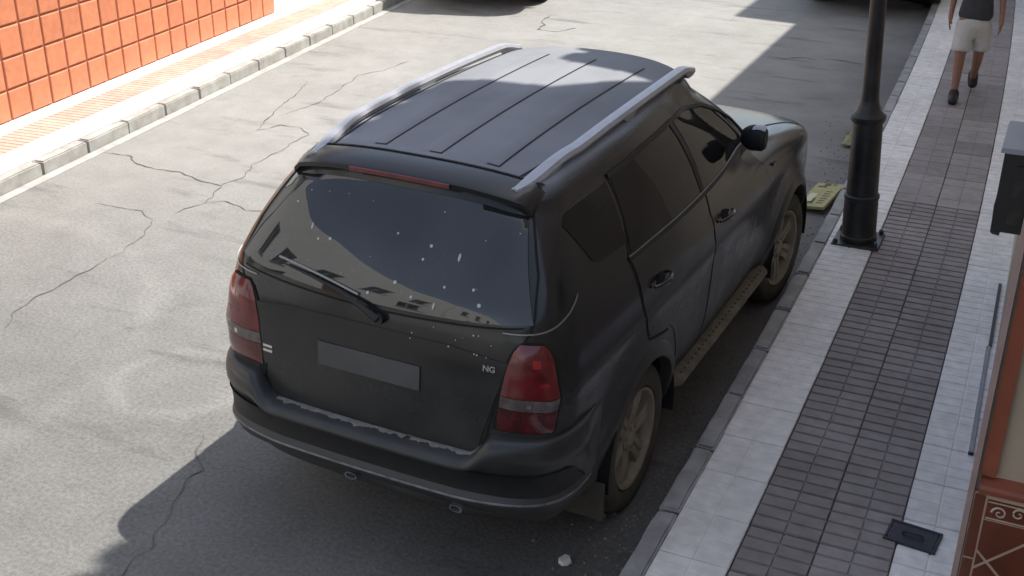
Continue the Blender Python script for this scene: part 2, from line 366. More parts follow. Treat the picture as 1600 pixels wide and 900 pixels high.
for k in range(54):
    y = y0 + k * TL
    for (nm, me, x) in (('white_tile', wt, .056), ('dark_tile', dt if y < 11.1 else ft, .389), ('dark_tile', dt if y < 11.1 else ft, .714), ('white_tile', nt_, 1.040)):
        if nm == 'white_tile' and x < .1 and abs(y + TL / 2 - 10.27) < .15: me = wt
        o = add(nm, me, None, pavement)
        o.location = (x + cx(y + TL / 2) - .5 * 0, y, .098 + random.uniform(-.002, .0022))
        o.rotation_euler = (random.uniform(-.008, .008), random.uniform(-.008, .008), -cxs(y + TL / 2) + random.uniform(-.003, .003))
        # rotate about own corner: shift so the strip edge stays on the bend
def kerbstone(L, W, H, seed):
    bm = bmesh.new(); random.seed(seed)
    bmesh.ops.create_cube(bm, size=1)
    for v in bm.verts:
        v.co = Vector((v.co.x * W, v.co.y * L, v.co.z * H))
    bmesh.ops.subdivide_edges(bm, edges=[e for e in bm.edges if abs(e.verts[0].co.y - e.verts[1].co.y) > L * .5], cuts=5)
    top = [e for e in bm.edges if e.verts[0].co.z > 0 and e.verts[1].co.z > 0 and len(e.link_faces) == 2 and e.calc_face_angle(0) > .5]
    bmesh.ops.bevel(bm, geom=top, offset=.012, segments=2, affect='EDGES')
    for v in bm.verts:
        if v.co.z > 0:
            v.co += noise.noise_vector(v.co * 9 + Vector((seed * 7, 0, 0))) * .007
    me = bpy.data.meshes.new('kerb_stone'); bm.to_mesh(me); bm.free(); return me
ks = [kerbstone(.60, .10, .24, s) for s in range(5)]
for m_ in ks: m_.materials.append(M['kerb'])
y = 6.44 - .6 * 4; k = 0
while y < 25:
    yc = y + .3
    o = add('kerb_stone', ks[(k * 3) % 5], None, pavement, smooth=False)
    o.location = (.004 + cx(yc), yc, random.uniform(-.004, .003)); o.scale = (1, .975, 1); o.rotation_euler = (0, 0, -cxs(yc) + random.uniform(-.006, .006))
    y += .61; k += 1
random.seed(11)
# small valve cover in the pavement
vc = empty('valve_cover', (1.10, 6.76, .1215), R(-6), 'small dark square metal cover set in the pavement by the building', 'utility cover')
b = MB(); b.box(-.105, .105, -.075, .075, -.01, .006, bev=.003); b.build('lid', 'cover', vc)
b = MB()
for s in (-1, 1): b.box(-.12, .12, s * .078 - .008 - (.0), s * .078 + .008, -.01, .009, bev=.002)
for s in (-1, 1): b.box(s * .112 - .007, s * .112 + .007, -.069, .069, -.01, .0085, bev=.002)
b.build('frame', 'cover', vc)
b = MB(); b.tube([(-.05, 0, .012), (-.03, 0, .02), (.03, 0, .02), (.05, 0, .012)], .006); b.build('handle', 'cover', vc)

# ------------------------------------------------------------------ left pavement and building
LA = Vector((-6.389, 8.583)); LB = Vector((-6.88, 13.0)); LD = (LB - LA).normalized(); LN = Vector((-LD.y, LD.x))   # LN points left, away from the road
Lang = math.atan2(LD.y, LD.x) - math.pi / 2
def LP(s, t, z=0):
    p = LA + LD * s + LN * t; return (p.x, p.y, z)
left_pav = prop(empty('left_pavement', LP(0, 0), Lang), kind='structure')
# local frame: x = -t (towards the road is +x), y = s
b = MB(); b.box(-1.3, -.12, -14, 30, 0, .10); b.build('bed', 'bed', left_pav)
kp = [kerbstone(.60, .11, .24, s + 9) for s in range(4)]
for m_ in kp: m_.materials.append(M['kerb_pale'])
for k in range(-9, 24):
    o = add('kerb_stone', kp[k % 4], None, left_pav); o.location = (-.065, .10 + k * .62 + random.uniform(-.008, .008), random.uniform(-.003, .003)); o.scale = (1, .985, 1)
wl = ktile(2, 4, .33, TL, .006, .006, .022, .002, 'white_tile'); wl.materials.append(M['pale_tile'])
pk = ktile(2, 5, .36, TL, .007, .009, .022, .005, 'pink_tile'); pk.materials.append(M['pink_tile'])
for k in range(-12, 28):
    for nm, me, x in (('white_tile', wl, -.465), ('pink_tile', pk, -.83), ('white_tile', wl, -1.165)):
        o = add(nm, me, None, left_pav); o.location = (x, k * TL, .098 + random.uniform(-.001, .001)); o.rotation_euler = (0, 0, random.uniform(-.004, .004))
# gutter strip of paler cement at the kerb foot
b = MB(); b.box(.0, .10, -14, 30, -.01, .006); prop(b.build('gutter', 'kerb_pale'), kind='structure').matrix_world = Matrix.Translation(LP(0, 0)) @ Matrix.Rotation(Lang, 4, 'Z')

def facade_house(name, loc, rz, L, H, D, wall, wins, label, dado=None, roof=True, eave=.3):
    """a house whose street front is local x=0 (street on +x), running along +y for L"""
    h = empty(name, loc, rz, label, 'building')
    # wall with recessed openings
    b = MB(); ys = sorted({0, L} | {a for w_ in wins for a in (w_[0], w_[0] + w_[2])}); zs = sorted({0, H} | {a for w_ in wins for a in (w_[1], w_[1] + w_[3])})
    for i in range(len(ys) - 1):
        for j in range(len(zs) - 1):
            ym = (ys[i] + ys[i + 1]) / 2; zm = (zs[j] + zs[j + 1]) / 2
            if any(w_[0] < ym < w_[0] + w_[2] and w_[1] < zm < w_[1] + w_[3] for w_ in wins): continue
            b.quad((0, ys[i], zs[j]), (0, ys[i + 1], zs[j]), (0, ys[i + 1], zs[j + 1]), (0, ys[i], zs[j + 1]))
    for w_ in wins:
        a, z, ww, hh = w_[:4]; d = -.18
        b.quad((0, a, z), (d, a, z), (d, a, z + hh), (0, a, z + hh)); b.quad((0, a + ww, z), (d, a + ww, z), (d, a + ww, z + hh), (0, a + ww, z + hh))
        b.quad((0, a, z), (d, a, z), (d, a + ww, z), (0, a + ww, z)); b.quad((0, a, z + hh), (d, a, z + hh), (d, a + ww, z + hh), (0, a + ww, z + hh))
    b.quad((0, 0, 0), (-D, 0, 0), (-D, 0, H), (0, 0, H)); b.quad((0, L, 0), (-D, L, 0), (-D, L, H), (0, L, H)); b.quad((-D, 0, 0), (-D, L, 0), (-D, L, H), (-D, 0, H))
    b.build('wall', wall, h)
    for w_ in wins:
        a, z, ww, hh = w_[:4]; door = len(w_) > 4
        f = MB(); t = .06; x0, x1 = -.17, -.10
        f.box(x0, x1, a, a + t, z, z + hh); f.box(x0, x1, a + ww - t, a + ww, z, z + hh); f.box(x0, x1, a + t, a + ww - t, z, z + t); f.box(x0, x1, a + t, a + ww - t, z + hh - t, z + hh)
        f.box(x0, x1, a + ww / 2 - t / 2, a + ww / 2 + t / 2, z + t, z + hh - t)
        fo = f.build('door' if door else 'window', 'shutter' if door else 'frame', h)
        p = MB(); p.box(-.15, -.13, a + t, a + ww - t, z + t, z + hh - t); p.build('pane', 'shutter' if door else 'win', fo)
        if not door:
            s = MB(); s.box(-.17, .07, a - .06, a + ww + .06, z - .07, z - .002); s.build('sill', 'frame', fo)
    if roof:
        r = MB(); r.quad((eave, -.1, H), (eave, L + .1, H), (-D / 2, L + .1, H + 1.2), (-D / 2, -.1, H + 1.2)); r.quad((-D - eave, -.1, H), (-D - eave, L + .1, H), (-D / 2, L + .1, H + 1.2), (-D / 2, -.1, H + 1.2))
        r.quad((eave, -.1, H - .12), (eave, L + .1, H - .12), (eave, L + .1, H), (eave, -.1, H)); r.quad((-D - eave, -.1, H - .12), (eave, -.1, H - .12), (eave, L + .1, H - .12), (-D - eave, L + .1, H - .12))
        for yy in (-.1, L + .1): r.quad((eave, yy, H - .12), (eave, yy, H), (-D / 2, yy, H + 1.2), (-D - eave, yy, H), (-D - eave, yy, H - .12))
        r.build('roof', 'roof_tile', h)
    return h
WT = 1.075
lx = LP(0, WT)
# houses along the far side (street front on +x local); positions measured along the wall line
def lhouse(s0, L, H, wall, wins, label, **k): 
    p = LP(s0, WT, 0); return facade_house('house', p, Lang, L, H, 8, wall, wins, label, **k)
hA = lhouse(-3.2, 9.6, 6.0, 'stucco', [(1.2, 1.65, 1.0, 1.1), (7.2, 1.65, 1.1, 1.2), (1.2, 3.6, 1.0, 1.3), (4.0, 3.6, 1.0, 1.3), (7.2, 3.6, 1.0, 1.3)], 'white rendered house with an orange tiled base across the sunny street')
hB = lhouse(6.45, 8.5, 5.0, 'stucco', [(1.0, 1.4, 1.0, 1.2), (5.6, 1.4, 1.1, 1.2), (3.0, .12, 1.0, 2.1, 1)], 'low white house beyond the orange tiled one, farther up the street')
hC = lhouse(15.0, 10.0, 5.9, 'stucco', [(1.5, 1.4, 1.0, 1.2), (4.6, 1.4, 1.0, 1.2), (7.6, 1.4, 1.0, 1.2), (1.5, 3.7, 1.0, 1.3), (4.6, 3.7, 1.0, 1.3), (7.6, 3.7, 1.0, 1.3)], 'two storey white house at the far end on the sunny side')
# orange tiles on house A, each tile a piece of the house
om = MB(); om.box(0, .018, .006, .352, .006, .285, bev=0); 
bmx = bmesh.new(); me_ = bpy.data.meshes.new('wall_tile')
bmesh.ops.create_cube(bmx, size=1)
for v in bmx.verts: v.co = Vector((v.co.x * .014 + .007, v.co.y * .278, v.co.z * .268))
bmesh.ops.bevel(bmx, geom=[e for e in bmx.edges if e.verts[0].co.x > .01 and e.verts[1].co.x > .01], offset=.008, segments=1, affect='EDGES')
bmx.to_mesh(me_); bmx.free(); me_.materials.append(M['orange_tile'])
b = MB(); b.box(0.0015, .012, 0, 9.6, .10, 1.32); b.build('tile_backing', 'grout_brown', hA)
for r_ in range(4):
    for c_ in range(32):
        o = add('tile', me_, None, hA); o.location = (.011 + random.uniform(0, .002), .155 + c_ * .30, .12 + .145 + r_ * .292); o.rotation_euler = (0, random.uniform(-.006, .006), random.uniform(-.006, .006))
b = MB(); b.box(0.002, .05, 0, 9.6, 1.322, 1.37, bev=.004); b.build('tile_cap', 'brown', hA)

# houses on the sunny side behind the camera (seen only as reflections in the car's rear window)
lhouse(-13.5, 10.2, 6.3, 'stucco', [(.8, 1.3, 1.1, 1.3), (3.2, .12, 1.1, 2.2, 1), (5.6, 1.3, 1.1, 1.3), (8.2, 1.3, 1.1, 1.3)] + [(.8 + i * 1.75, 3.4, .8, 1.35) for i in range(5)], 'white house with a row of upper windows, behind the viewer', roof=False)
lhouse(-26.0, 12.3, 6.4, 'stucco', [(1 + i * 1.9, 3.6, .85, 1.4) for i in range(6)] + [(1 + i * 2.8, 1.2, 1.1, 1.3) for i in range(4)], 'long pale house with many windows behind the viewer', roof=False)

# ------------------------------------------------------------------ shady-side buildings (right)
def rhouse(y0, y1, H, xe, label, wall='beige', setback=0):
    h = empty('house', (1.31 + cx(y0), y0, 0), 0, label, 'building')
    b = MB(); n = 10; rows = []
    X0 = 1.31 + cx(y0)
    ys = [y0 + (y1 - y0) * i / n for i in range(n + 1)]
    rows = [[(1.31 + cx(y) - X0 + setback, y - y0, z) for z in (0, H)] for y in ys]
    b.grid(rows); e0, e1 = rows[0], rows[-1]
    b.quad(e0[0], e0[1], (9, 0, H), (9, 0, 0)); b.quad(e1[0], e1[1], (9, y1 - y0, H), (9, y1 - y0, 0)); b.quad((9, 0, 0), (9, 0, H), (9, y1 - y0, H), (9, y1 - y0, 0))
    b.build('wall', wall, h)
    r = MB(); rr = [[(xe - X0, y - y0, H - .1), (xe - X0, y - y0, H), (4.5, y - y0, H + 1.3), (9.2, y - y0, H), (9.2, y - y0, H - .1)] for y in (y0 - 0.0, y1 + 0.0)]
    r.grid(rr, True); r.quad(*rr[0]); r.quad(*rr[1]); r.build('roof', 'roof_tile', h)
    return h, X0
H1, X01 = rhouse(5.63, 9.8, 8.4, .75, 'beige house with brown corner trim and brown tiled base, right edge')
H2, X02 = rhouse(9.81, 21.6, 7.0, .72, 'next house along the shady pavement, behind the beige one', 'stucco_cream')
H3, X03 = rhouse(21.61, 34, 9.4, .60, 'tall house farthest along the shady pavement', 'stucco')
b = MB()
# unseen recessed facade beside and behind the camera, kept low to admit sky light
H0 = empty('house', (0, -14, 0), 0, 'unseen beige house front set back beside the viewer, kept low for sky light', 'building')
b.box(2.3, 9, 0, 19.6, 0, 3.2, bottom=False); b.build('wall', 'beige', H0)
b = MB(); b.box(2.15, 9.2, 0, 19.62, 3.22, 3.32); b.build('roof', 'roof_tile', H0)
b = MB(); b.box(.72 - X02 - .08, .72 - X02 + .06, 3.6, 11.7, 6.95, 7.125); b.build('shadow_edge_gutter', 'grey_metal', H2)  # unseen gutter box, added to straighten the eave's shadow edge
# corner of the beige house: brown edge band, beige wall, ledge, ornate border, diamond tiles
yb = 5.63
def hp(b, name, m, smooth=False): return b.build(name, m, H1)
o0 = Vector((X01, 5.63, 0))
def lb(x0, x1, ya, yb_, z0, z1, bev=0):
    b = MB(); b.box(x0 - X01, x1 - X01, ya - 5.63, yb_ - 5.63, z0, z1, bev=bev); return b
hp(lb(1.318, 1.366, 5.610, 5.629, 1.232, 7.5), 'corner_band', 'brown')
hp(lb(1.290, 1.3085, 5.60, 5.90, .125, 7.5), 'reveal_band', 'rose')
hp(lb(1.296, 1.3095, 5.92, 9.4, .125, .55), 'base_band', 'rose')
for (hh_, xx_, H_, L_) in ((H1, .75 - X01 + .09, 8.4, 4.1), (H2, .72 - X02 + .085, 7.0, 11.7)):
    tm = None
    for k in range(int(L_ / .27)):
        if tm is None:
            b = MB(); b.grid([[(x_, .105 * math.cos(a), .07 * math.sin(a)) for a in [q * math.pi / 8 for q in range(9)]] for x_ in (-.13, .45)]); b.grid([[(x_, .088 * math.cos(a), .052 * math.sin(a)) for a in [q * math.pi / 8 for q in range(9)]] for x_ in (-.13, .45)]); tm = b.rawmesh('eave_tile'); tm.materials.append(M['roof_tile'])
        o = add('eave_tile', tm, None, hh_); o.location = (xx_, .14 + k * .27, H_ + .02); o.rotation_euler = (0, R(-14), random.uniform(-.05, .05))
# ledge
b = MB(); prof = [(0, 1.165), (-.035, 1.168), (-.05, 1.18), (-.052, 1.195), (-.045, 1.208), (0, 1.225)]
b.grid([[(x - X01, yy, z) for yy, z in prof] for x in (1.322, 2.25)]); b.quad(*[(1.322 - X01, yy, z) for yy, z in prof]); hp(b, 'ledge', 'brown')
# dado: backing grout, narrow edge tiles, border tiles, diamond tiles
hp(lb(1.311, 2.25, 5.6085, 5.6285, .125, 1.1645), 'grout_backing', 'grout')
for k in range(4): 
    z1 = 1.158 - k * .27; hp(lb(1.314, 1.350, 5.606, 5.6095, z1 - .262, z1, .001), 'edge_tile', 'dado')
import itertools
def spiral(b, cx_, cz, r, flip, y):
    pts = []
    for k in range(18):
        a = k / 17 * 2.6 * math.pi; rr = r * (1 - k / 20)
        pts.append((cx_ + flip * rr * math.cos(a), y, cz + rr * math.sin(a)))
    b.tube(pts, .0032, 5, rs=[.0045 * (1 - .5 * k / 18) for k in range(18)])
for k in range(3):
    xa = 1.356 + k * .275
    t = hp(lb(xa, xa + .270, 5.606, 5.6095, 1.066, 1.146, .001), 'border_tile', 'dado')
    b = MB()
    for sx in (0, 1):
        for q in range(2):
            cxx = xa - X01 + .045 + sx * .118 + q * .06; spiral(b, cxx, 1.106 + (q - .5) * .012, .026, 1 if q else -1, -.0255)
    b.box(xa - X01 + .004, xa - X01 + .266, -.0275, -.0245, 1.071, 1.0755); b.box(xa - X01 + .004, xa - X01 + .266, -.0275, -.0245, 1.1365, 1.141)
    b.build('scroll_relief', 'cream_glaze', t)
# diamond tiling clipped to the dado field
fx0, fx1, fz0, fz1 = 1.356, 2.25, .13, 1.060
def clip(poly):
    for ax, val, sg in ((0, fx0, 1), (0, fx1, -1), (1, fz0, 1), (1, fz1, -1)):
        out = []
        for i in range(len(poly)):
            a = poly[i]; c = poly[(i + 1) % len(poly)]; da = (a[ax] - val) * sg; dc = (c[ax] - val) * sg
            if da >= 0: out.append(a)
            if (da >= 0) != (dc >= 0):
                t = da / (da - dc); out.append((a[0] + (c[0] - a[0]) * t, a[1] + (c[1] - a[1]) * t))
        poly = out
        if len(poly) < 3: return None
    return poly
s = .235; ox, oz = 1.392, 1.062
for i in range(-5, 9):
    for j in range(-5, 9):
        u = i * .5 * s * 2 * .72; ccx = ox + (i - j) * s * .72; ccz = oz - (i + j) * s * .72 
        hh = s * .72 - .0075
        pl = clip([(ccx, ccz + hh), (ccx - hh, ccz), (ccx, ccz - hh), (ccx + hh, ccz)])
        if not pl: continue
        b = MB(); f_ = [(p[0] - X01, -.024, p[1]) for p in pl]; bk = [(p[0] - X01, -.0205, p[1]) for p in pl]
        b.quad(*f_); n_ = len(pl)
        for q in range(n_): b.quad(f_[q], f_[(q + 1) % n_], bk[(q + 1) % n_], bk[q])
        hp(b, 'diamond_tile', 'dado')
# grey threshold strip and dark drain slot at the foot of the beige house
sl_ = empty('threshold_channel', (1.272, 7.62, .12), R(1), 'long grey metal door threshold at the foot of the beige wall', 'door threshold')
b = MB(); b.box(-.012, .014, 0, 1.3, 0, .014, bev=.003); b.build('threshold_plate', 'grey_metal', sl_)
b = MB(); b.box(-.013, .014, -.012, -.001, .001, .016); b.build('end_cap', 'black_box', sl_)
b = MB(); b.box(-.002, .018, 1.31, 2.3, .001, .012); b.build('drain_slot', 'black_box', sl_)

# black wall box
bx = empty('wall_box', (1.307, 6.50, 1.775), 0, 'black metal box, sky reflection coloured into its lid, fixed to the house wall at right', 'wall box')
b = MB(); b.box(-.125, .0, 0, .36, 0, .315, bev=.0); autosmooth(b.build('body', 'black_box', bx))
b = MB(); b.box(-.14, .0, -.012, .38, .3165, .335, bev=.004); b.build('lid', 'box_lid', bx)
b = MB(); b.box(-.075, -.02, -.01, -.001, .04, .27); b.build('door_panel', 'black_iron', bx)
b = MB(); b.tube([(-.118, .01, -.01), (-.122, .01, .10), (-.118, .01, .16)], .007); b.tube([(-.118, .01, -.008), (-.09, .01, -.012)], .008); b.build('latch_bar', 'black_iron', bx)

# ------------------------------------------------------------------ lamp post
lp = empty('street_lamp', (.222, 10.30, KZ), 0, 'black cast iron lamp post standing on the white kerbside tiles', 'street lamp')
lp.rotation_euler = (0, R(-2.9), 0)
b = MB(); b.box(-.17, .17, -.17, .17, -.005, .018, bev=.004); b.build('base_plate', 'black_iron', lp)
for sx in (-1, 1):
    for sy in (-1, 1):
        b = MB(); b.lathe([(.018, .018), (.018, .034), (.012, .05)], 6, sx * .142, sy * .142); b.build('anchor_bolt', 'black_iron', lp)
b = MB(); b.lathe([(.132, .018), (.132, .05), (.123, .06), (.120, .33), (.126, .34), (.126, .36), (.112, .37), (.104, .87), (.100, .90), (.112, .905), (.122, .925), (.122, .95), (.105, .965), (.085, .985), (.070, 1.03), (.064, 1.06)], 32)
autosmooth(b.build('pedestal', 'black_iron', lp), 30)

b = MB(); b.lathe([(.064, 1.058), (.060, 1.12), (.056, 1.5), (.047, 2.6), (.040, 3.5), (.05, 3.52), (.05, 3.56), (.036, 3.6), (.034, 3.9)], 24); autosmooth(b.build('shaft', 'black_iron', lp), 30)
b = MB(); b.lathe([(.034, 3.9), (.10, 3.95), (.12, 3.98)], 6); b.lathe([(.20, 4.42), (.21, 4.44), (.10, 4.56), (.03, 4.62), (.02, 4.70)], 6); b.build('lantern_frame', 'black_iron', lp)
b = MB(); b.lathe([(.115, 3.982), (.195, 4.418)], 6); b.build('lantern_glass', 'clear_lens', lp)

# ------------------------------------------------------------------ litter
cdm = empty('cardboard', (-.245, 11.27, .0), R(-6), 'flat dirty yellow card sign lying tilted against the kerb beside the lamp post', 'card')
cdm.rotation_euler = (R(4), R(-7), R(-8)); cdm.location = (-.24, 11.26, .055)
b = MB(); b.box(-.115, .115, -.26, .26, 0, .022, bev=.002); b.build('card_panel', 'card', cdm)
b = MB(); b.box(-.09, -.03, -.20, .02, .0225, .0235); b.build('pale_print', 'cardpale', cdm)
for (x, y_, w_, h_) in [(-.055, -.2, .05, .045), (-.03, -.17, .02, .09), (-.08, .16, .07, .03), (-.04, .2, .05, .05), (.03, .22, .03, .02)] + [(.02, -.18 + k * .05, .055, .012) for k in range(6)]:
    b = MB(); b.box(x, x + w_, y_, y_ + h_, .0236, .0244); b.build('print_mark', 'ink', cdm)
cd2 = MB(); rows = []
for i in range(7):
    rows.append([(-.07 + i * .022 + .01 * math.sin(j), -.2 + j * .07, .012 + .05 * abs(noise.noise(Vector((i * .6, j * .5, 1)))) + .02) for j in range(7)])
cd2.grid(rows); o = cd2.build('crumpled_card', 'card_dirty'); o.location = (-.30, 13.02, 0); prop(o, 'small crumpled yellow card in the gutter, half behind the lamp post', 'card')
sm = o.modifiers.new('s', 'SOLIDIFY'); sm.thickness = .012
def pebble(name, x, y_, r, m, label, cat, group=None, seed=0):
    bm = bmesh.new(); bmesh.ops.create_icosphere(bm, subdivisions=2, radius=r)
    for v in bm.verts:
        v.co += noise.noise_vector(v.co * (1.3 / r) + Vector((seed, 0, 0))) * r * .45; v.co.z *= .65
    me = bpy.data.meshes.new(name); bm.to_mesh(me); bm.free(); o = add(name, me, m); o.location = (x, y_, r * .45); return prop(o, label, cat, group)
pebble('litter_scrap', -.347, 6.03, .035, 'litter', 'small crumpled white scrap on the road near the kerb', 'litter')
b = MB()
for k in range(900):
    t = random.random(); yy = 5.4 + 9 * t ** 1.3; xx = cx(yy) - .09 - abs(random.gauss(0, .13)) if random.random() < .8 else cx(yy) - random.uniform(.1, .6)
    r = random.uniform(.003, .010) * (1.2 if yy < 6.4 else 1); i = len(b.v)
    a = random.random() * 3
    for q in range(4): b.v.append((xx + r * math.cos(a + q * 1.57), yy + r * math.sin(a + q * 1.57), .001))
    b.v.append((xx, yy, r * 1.1)); b.f += [(i, i + 1, i + 4), (i + 1, i + 2, i + 4), (i + 2, i + 3, i + 4), (i + 3, i, i + 4)]
o = add('gutter_grit', b.rawmesh('grit'), 'grit'); prop(o, 'loose grit and small stones along the kerb', kind='stuff')

# ------------------------------------------------------------------ the car
# horizontal slices of the body: z, y rear, y front, half widths rear / middle / front
SL = [(.30, -.84, 3.27, .70, .78, .72), (.40, -.93, 3.42, .80, .845, .80), (.60, -.955, 3.51, .865, .895, .865), (.80, -.965, 3.53, .885, .912, .885),
      (.98, -.955, 3.49, .890, .920, .885), (1.08, -.945, 3.38, .885, .918, .87), (1.14, -.940, 3.16, .880, .912, .83), (1.18, -.935, 2.85, .875, .905, .78),
      (1.22, -.928, 2.50, .868, .895, .76), (1.28, -.915, 2.34, .855, .880, .765), (1.36, -.892, 2.24, .830, .850, .755), (1.50, -.805, 2.03, .775, .800, .715),
      (1.62, -.712, 1.84, .715, .740, .66), (1.70, -.640, 1.70, .662, .690, .61), (1.75, -.598, 1.62, .622, .652, .575), (1.80, -.555, 1.53, .575, .61, .53),
      (1.81, -.48, 1.38, .50, .53, .46), (1.83, -.30, 1.15, .33, .35, .30), (1.84, -.05, .9, .16, .17, .15), (1.845, .0, .85, .0, .0, .0)]
def ctrl(sl):
    z, yr, yf, wr, wm, wf = sl
    k = min(1, wm / .6)
    P = [(0, yr), (.3 * wr, yr + .003), (.6 * wr, yr + .014 * k), (.80 * wr, yr + .038 * k), (.925 * wr, yr + .092 * k), (.985 * wr, yr + .20 * k)]
    ya = yr + .36 * k; ye = yf - .5 * k
    for i in range(8):
        t = i / 7; y = ya + (ye - ya) * t
        wv = wr + (wm - wr) * min(1, t / .4) ** .8 if t < .4 else wm + (wf - wm) * ((t - .4) / .6) ** 2.2
        P.append((wv, y))
    P += [(.965 * wf, yf - .27 * k), (.86 * wf, yf - .12 * k), (.62 * wf, yf - .04 * k), (.3 * wf, yf - .008), (0, yf)]
    return [(x, y, z) for x, y in P]
CG = [ctrl(s) for s in SL]
def cr(a, b, c, d, t):
    return [.5 * (2 * b[i] + (c[i] - a[i]) * t + (2 * a[i] - 5 * b[i] + 4 * c[i] - d[i]) * t * t + (3 * b[i] - a[i] - 3 * c[i] + d[i]) * t ** 3) for i in range(3)]
def crow(row, u):
    n = len(row) - 1; f = min(max(u, 0), .999999) * n; i = int(f); t = f - i
    a = row[i - 1] if i > 0 else (-row[1][0], row[1][1], row[1][2])
    d = row[i + 2] if i + 2 <= n else (-row[n - 1][0], row[n - 1][1], row[n - 1][2])
    return cr(a, row[i], row[i + 1], d, t)
WR, WF, WRAD = (0.0, .385), (2.68, .40), .43
def roofz(x, y): return 1.874 - .058 * (abs(x) / .6) ** 2.6 - .029 * (abs(y - .80) / 1.05) ** 2.2
def flare(x, y, z):
    if z > 1.12 or abs(x) < .6: return x
    for (wy, wz) in (WR, WF):
        r = math.hypot(y - wy, (z - wz) * .95)
        if r < .62:
            t = max(0, min(1, (r - .43) / .19)); s = 1 - t * t * (3 - 2 * t)
            x += .036 * s
    return x
def SV(u, v):
    """u 0..1 rear centre -> front centre; v = slice index (float)"""
    n = len(CG) - 1; v = min(max(v, 0), n - 1e-6); i = int(v); t = v - i
    p = [crow(CG[k], u) for k in (max(i - 1, 0), i, i + 1, min(i + 2, n))]
    q = cr(p[0], p[1], p[2], p[3], t)
    x, y, z = q
    if v > 13:
        bl = max(0, min(1, (v - 13) / 2.0)); z = z + (roofz(x, y) - z) * bl
    # doors swell: a shoulder crease above the handles
    z0 = z
    if .5 < z0 < 1.3 and abs(x) > .8: x += .010 * math.exp(-((z0 - 1.03) / .05) ** 2)
    x = flare(x, y, z0)
    return Vector((x, y, z))
ZS = [s[0] for s in SL]
def v_of_z(z):
    lo, hi = 0.0, 15.0
    for _ in range(30):
        m = (lo + hi) / 2
        i = int(m); t = m - i; n = len(ZS) - 1
        a, b, c, d = ZS[max(i - 1, 0)], ZS[i], ZS[i + 1], ZS[min(i + 2, n)]
        zz = .5 * (2 * b + (c - a) * t + (2 * a - 5 * b + 4 * c - d) * t * t + (3 * b - a - 3 * c + d) * t ** 3)
        if zz < z: lo = m
        else: hi = m
    return lo
def u_of_x(x, v):
    lo, hi = 0.0, .28
    for _ in range(22):
        m = (lo + hi) / 2
        if SV(m, v).x < x: lo = m
        else: hi = m
    return lo
def u_of_y(y, v):
    lo, hi = .12, .88
    for _ in range(22):
        m = (lo + hi) / 2
        if SV(m, v).y < y: lo = m
        else: hi = m
    return lo
def nrm(u, v):
    e = .002; a = SV(min(u + e, .9999), v) - SV(max(u - e, 0), v); b = SV(u, v + .02) - SV(u, v - .02)
    n = b.cross(a)
    if n.length < 1e-9: return Vector((0, 0, 1))
    n.normalize()
    c = SV(u, v)
    if n.dot(Vector((c.x, c.y - 1.2, max(0, c.z - 1.2)))) < 0: n = -n
    return n
def uv_side(y, z): v = v_of_z(z); return u_of_y(y, v), v
def uv_rear(x, z): v = v_of_z(z); return u_of_x(x, v), v
def sp(uv, off=0, sx=1):
    p = SV(*uv) + nrm(*uv) * off
    return Vector((p.x * sx, p.y, p.z))
def resample(pts, n):
    L = [0]
    for a, b in zip(pts[:-1], pts[1:]): L.append(L[-1] + math.hypot(b[0] - a[0], b[1] - a[1]))
    out = []
    for k in range(n):
        s = L[-1] * k / (n - 1); i = 0
        while i < len(L) - 2 and L[i + 1] < s: i += 1
        t = (s - L[i]) / max(1e-9, L[i + 1] - L[i]); a, b = pts[i], pts[i + 1]
        out.append((a[0] + (b[0] - a[0]) * t, a[1] + (b[1] - a[1]) * t))
    return out
def patch(b, bot, top, off, sx=1, nu=22, nv=10, kind='side', skirt=True, crown=0):
    """a skin between two lines given in (y,z) on the side or (x,z) at the rear, lying off the body by off"""
    B = resample(bot, nu); T = resample(top, nu); rows = []; f = uv_side if kind == 'side' else uv_rear
    for j in range(nv):
        t = j / (nv - 1); row = []
        for i in range(nu):
            q = (B[i][0] + (T[i][0] - B[i][0]) * t, B[i][1] + (T[i][1] - B[i][1]) * t)
            sgn = sx
            if kind == 'rear': sgn = -1 if q[0] < 0 else 1; q = (abs(q[0]), q[1])
            o = off + crown * (1 - (2 * t - 1) ** 4) * (1 - (2 * i / (nu - 1) - 1) ** 4)
            if skirt and (i in (0, nu - 1) or j in (0, nv - 1)): o = off
            row.append(sp(f(*q), o, sgn))
        rows.append(row)
    if skirt:
        def low(r_, o=-.004): return r_
        edge = [rows[0][i] for i in range(nu)] + [rows[j][nu - 1] for j in range(1, nv)] + [rows[nv - 1][i] for i in range(nu - 2, -1, -1)] + [rows[j][0] for j in range(nv - 2, 0, -1)]
        cen = Vector((0, 0, 0))
        for e in edge: cen += e
        cen /= len(edge)
        base = []
        for e in edge:
            d = Vector((sx if kind == 'side' else 0, 0 if kind == 'side' else -1, .15)).normalized()
            base.append(e - d * (off + .006))
        b.grid([edge, base], True)
    b.grid(rows)
